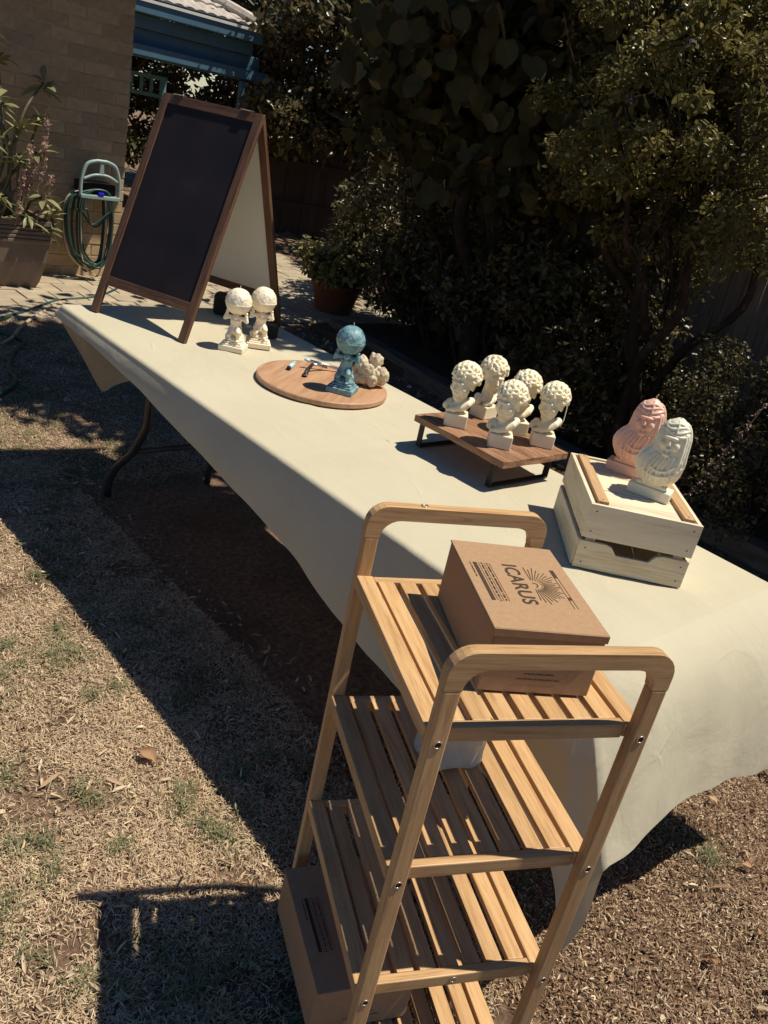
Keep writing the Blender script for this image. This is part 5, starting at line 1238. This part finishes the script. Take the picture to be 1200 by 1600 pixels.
U2 = thing('bed_shrub', 'dark low shrub in the bed in front of the shade tree trunk', 'shrub', (3.0, 2.55, 0.06))
for k in range(8):
    e = Vector((rr.uniform(-.2, .3), rr.uniform(-.9, .7), rr.uniform(.4, .95))); pts = branch_pts((0, e.y * .5, 0), e, 5, .2, 380 + k)
    link('stem', MB().tube(pts, taper(len(pts), .010, .003), 6).mesh('stem', True), M_bark, U2)
cc, cr_ = sub_clumps(70, (.05, -.05, .55), (.28, 1.1, .5), .12, 67)
V, F = leaf_cloud(9000, cc, cr_, .050, .026, .4, .4, 68); link('foliage', np_mesh('foliage', V, F, M_leaf_dark), M_leaf_dark, U2, kind='stuff')

# trees behind the fence and far hedges
def bg_tree(name, label, loc, crown_c, crown_r, n, l, w, mat, seed, th_=.09, nclump=60):
    t = thing(name, label, 'tree', loc, 0)
    stems_of(t, [((0, 0, 0), (crown_c[0] * .5, crown_c[1] * .5, crown_c[2]), th_, th_ * .4), ((0, 0, crown_c[2] * .4), (crown_c[0] + crown_r[0] * .5, crown_c[1], crown_c[2] + .3), th_ * .5, .015), ((0, 0, crown_c[2] * .4), (crown_c[0] - crown_r[0] * .5, crown_c[1] + .2, crown_c[2] + .3), th_ * .5, .015)])
    cc, cr_ = sub_clumps(nclump, crown_c, crown_r, min(crown_r) * .38, seed)
    V, F = leaf_cloud(n, cc, cr_, l, w, .35, .4, seed + 1, cull=sunlit_gaps(seed, .2)(loc)); link('crown', np_mesh('crown', V, F, mat), mat, t, kind='stuff')
    return t
bg_tree('neighbour_tree', 'broad dark tree over the fence behind the shade tree', (5.6, 3.6, 0), (0, 0, 2.7), (1.5, 1.6, 1.5), 8000, .11, .06, M_leaf_dark, 73)
bg_tree('neighbour_tree', 'dense dark tree over the fence behind the olive shrub', (5.3, 1.0, 0), (0, 0, 2.7), (1.2, 1.7, 1.4), 8000, .11, .06, M_leaf_dark, 77)
bg_tree('neighbour_tree', 'dark tree over the fence to the left of the shade tree', (6.3, 6.5, 0), (0, 0, 2.2), (1.1, 1.5, 1.5), 13000, .10, .055, M_leaf_dark, 81)
bg_tree('spreading_tree', 'spreading tree whose crown shades the near garden bed', (4.6, -.6, 0), (-.3, .2, 3.0), (1.3, 1.3, .7), 9000, .12, .09, M_leaf_dark, 85)
bg_tree('sunlit_hedge', 'sunlit olive hedge beyond the aqua railing', (4.2, 12.2, 0), (0, 0, 1.25), (1.6, .6, 1.15), 9000, .09, .05, M_leaf_hedge, 91, .05)
bg_tree('garden_hedge', 'speckled hedge seen under the patio roof', (6.6, 12.6, 0), (0, 0, 1.5), (2.0, .8, 1.3), 11000, .10, .05, M_leaf_dark, 95, .05)
bg_tree('leafy_tree', 'green tree behind the patio roof ridge', (6.9, 12.0, 0), (0, 0, 3.6), (1.8, 1.5, 1.3), 8000, .14, .08, M_leaf_hedge, 99)
bg_tree('leafy_tree', 'dark leafy tree standing behind the end fence', (6.1, 9.0, 0), (0, 0, 2.3), (1.3, .9, 1.5), 12000, .10, .06, M_leaf_dark, 103)
bg_tree('leafy_tree', 'far dark tree closing the gap right of the patio post', (9.5, 12.5, 0), (0, 0, 2.4), (2.6, 1.5, 1.9), 10000, .16, .10, M_leaf_dark, 107)
bg_tree('leafy_tree', 'far dark tree behind the neighbouring garden', (10.5, 7.5, 0), (0, 0, 2.2), (1.8, 2.8, 1.7), 10000, .16, .10, M_leaf_dark, 111)

# ------------------------------------------------------------------ lawn blades, litter
def blades(n, regions, l, w, up, mat, name, seed, clump=None, patchy=False):
    g = np.random.default_rng(seed); ar = np.array([(r[1] - r[0]) * (r[3] - r[2]) * (r[4] if len(r) > 4 else 1) for r in regions]); idx = g.choice(len(regions), n, p=ar / ar.sum()); rg = np.array([r[:4] for r in regions])[idx]
    x = rg[:, 0] + (rg[:, 1] - rg[:, 0]) * g.random(n); y = rg[:, 2] + (rg[:, 3] - rg[:, 2]) * g.random(n)
    if clump is not None:
        c = clump[g.choice(len(clump), n)]; rr_ = c[:, 2] * np.abs(g.normal(size=n)) * .6; a = g.random(n) * 2 * PI; x = c[:, 0] + rr_ * np.cos(a); y = c[:, 1] + rr_ * np.sin(a)
    if patchy:      # worn thin in patches, matted thick in others
        k = np.array([noise.noise(Vector((a * 5.5, b * 5.5, 3))) + .6 * noise.noise(Vector((a * 16, b * 16, 9))) for a, b in zip(x, y)])
        k = g.random(n) < np.clip(.80 + 1.1 * k, .16, 1); x = x[k]; y = y[k]; n = len(x)
    z = np.array([ground_z(a, b) for a, b in zip(x, y)])
    az = g.random(n) * 2 * PI; el = np.clip(g.normal(up, .28, n), .02, 1.45); L = l * (.5 + g.random(n)); W = w * (.6 + .8 * g.random(n))
    d = np.stack([np.cos(az) * np.cos(el), np.sin(az) * np.cos(el), np.sin(el)], 1); s = np.stack([-np.sin(az), np.cos(az), g.normal(0, .3, n)], 1)
    P = np.stack([x, y, z + 0.001 + g.random(n) * .010], 1); mid = P + d * L[:, None] * .55; tipd = d.copy(); tipd[:, 2] -= .35 + .3 * g.random(n); tip = mid + tipd * L[:, None] * .45; tip[:, 2] = np.maximum(tip[:, 2], z + .002)
    V = np.stack([P - s * W[:, None] * .5, P + s * W[:, None] * .5, mid + s * W[:, None] * .4, mid - s * W[:, None] * .4, tip], 1).reshape(-1, 3); i = np.arange(n)[:, None] * 5
    F = np.concatenate([i + [0, 1, 2], i + [0, 2, 3], i + [3, 2, 4]], 1).reshape(-1, 3)
    return link(name, np_mesh(name, V, F, mat), mat, kind='stuff')
near = [(-1.15, .1, -.1, 2.7, 1.0), (.1, 1.2, -.9, .3, .10), (-.3, 1.7, 2.4, 4.80, .40)]
blades(330000, near, .0155, .0017, .30, M_grass, 'dry_grass', 1, patchy=True)
g = np.random.default_rng(5)
gc = np.concatenate([np.stack([g.uniform(-1.1, .0, 130), g.uniform(.1, 2.6, 130), g.uniform(.03, .11, 130)], 1), np.stack([g.uniform(-.3, 1.0, 120), g.uniform(2.3, 4.7, 120), g.uniform(.06, .18, 120)], 1), np.stack([g.uniform(.2, .9, 8), g.uniform(-.5, .1, 8), g.uniform(.04, .09, 8)], 1)])
blades(26000, near, .030, .0022, .6, M_green, 'green_grass', 2, gc)
def litter(n, region, l, w, mat, name, seed):
    g = np.random.default_rng(seed); x = g.uniform(region[0], region[1], n); y = g.uniform(region[2], region[3], n); z = np.array([ground_z(a, b) for a, b in zip(x, y)])
    V, F = leaf_cloud(n, [(0, 0, 0)], [(1e-6,) * 3], l, w, 1.6, 1, seed, .5, .7)
    V = V.reshape(n, 6, 3) + np.stack([x, y, z + .003 + g.random(n) * .012], 1)[:, None, :]
    return link(name, np_mesh(name, V.reshape(-1, 3), F, mat), mat, kind='stuff')
litter(95000, (-.05, 1.7, -1.0, .7), .011, .0030, M_litter, 'leaf_litter', 3)
litter(700, (.0, 1.6, -1.0, .6), .038, .010, M_litter, 'bark_litter', 4)
litter(2600, (-1.2, .2, 0, 2.8), .024, .0055, M_grass, 'straw_litter', 6)
litter(260, (-1.2, .2, 0, 2.8), .036, .009, M_litter, 'twig_litter', 16)
litter(5000, (1.2, 4.0, -.6, 4.6), .045, .02, M_litter, 'bed_litter', 7)
def curled_leaf(l, w, seed):
    V = []; F = []; n, m = 8, 5; rr = random.Random(seed)
    for i in range(n + 1):
        t = i / n; ww = w * math.sin(PI * (t * .9 + .06)) ** .8
        for j in range(m):
            u = (j / (m - 1) - .5); a = u * 2.4
            V.append((ww * math.sin(a) * .6 + .004 * math.sin(t * 9 + j), l * (t - .5), ww * (1 - math.cos(a)) * .6 + .016 * math.sin(PI * t) + .012 * t * t + rr.uniform(0, .002)))
    for i in range(n):
        for j in range(m - 1): F.append((i * m + j, i * m + j + 1, i * m + m + j + 1, i * m + m + j))
    me = bpy.data.meshes.new('dry_leaf'); me.from_pydata(V, [], F); me.shade_smooth(); return me
for k, (x, y, l, w, rz, lab) in enumerate([(-.358, .857, .062, .026, .5, 'largest curled brown leaf on the sunlit grass'), (-.60, 1.02, .03, .009, 2.0, 'small red brown leaf near the left edge of the lawn'), (.78, -.20, .06, .012, .9, 'long curled tan leaf right of the shelf'), (.60, -.33, .055, .010, 1.6, 'slim curled bark leaf near the bottom right'), (.93, -.02, .045, .016, .2, 'crumpled brown leaf below the cloth hem at the right'), (.42, -.30, .04, .018, 2.6, 'small dry leaf beside the cloth tail')]):
    o = link('dry_leaf', curled_leaf(l, w, k), M_dry_leaf, None, (x, y, ground_z(x, y) + .006), (rr.uniform(-.2, .2), rr.uniform(-.3, .3), rz)); tag(o, lab, 'leaf', 'single dry leaves on the ground')
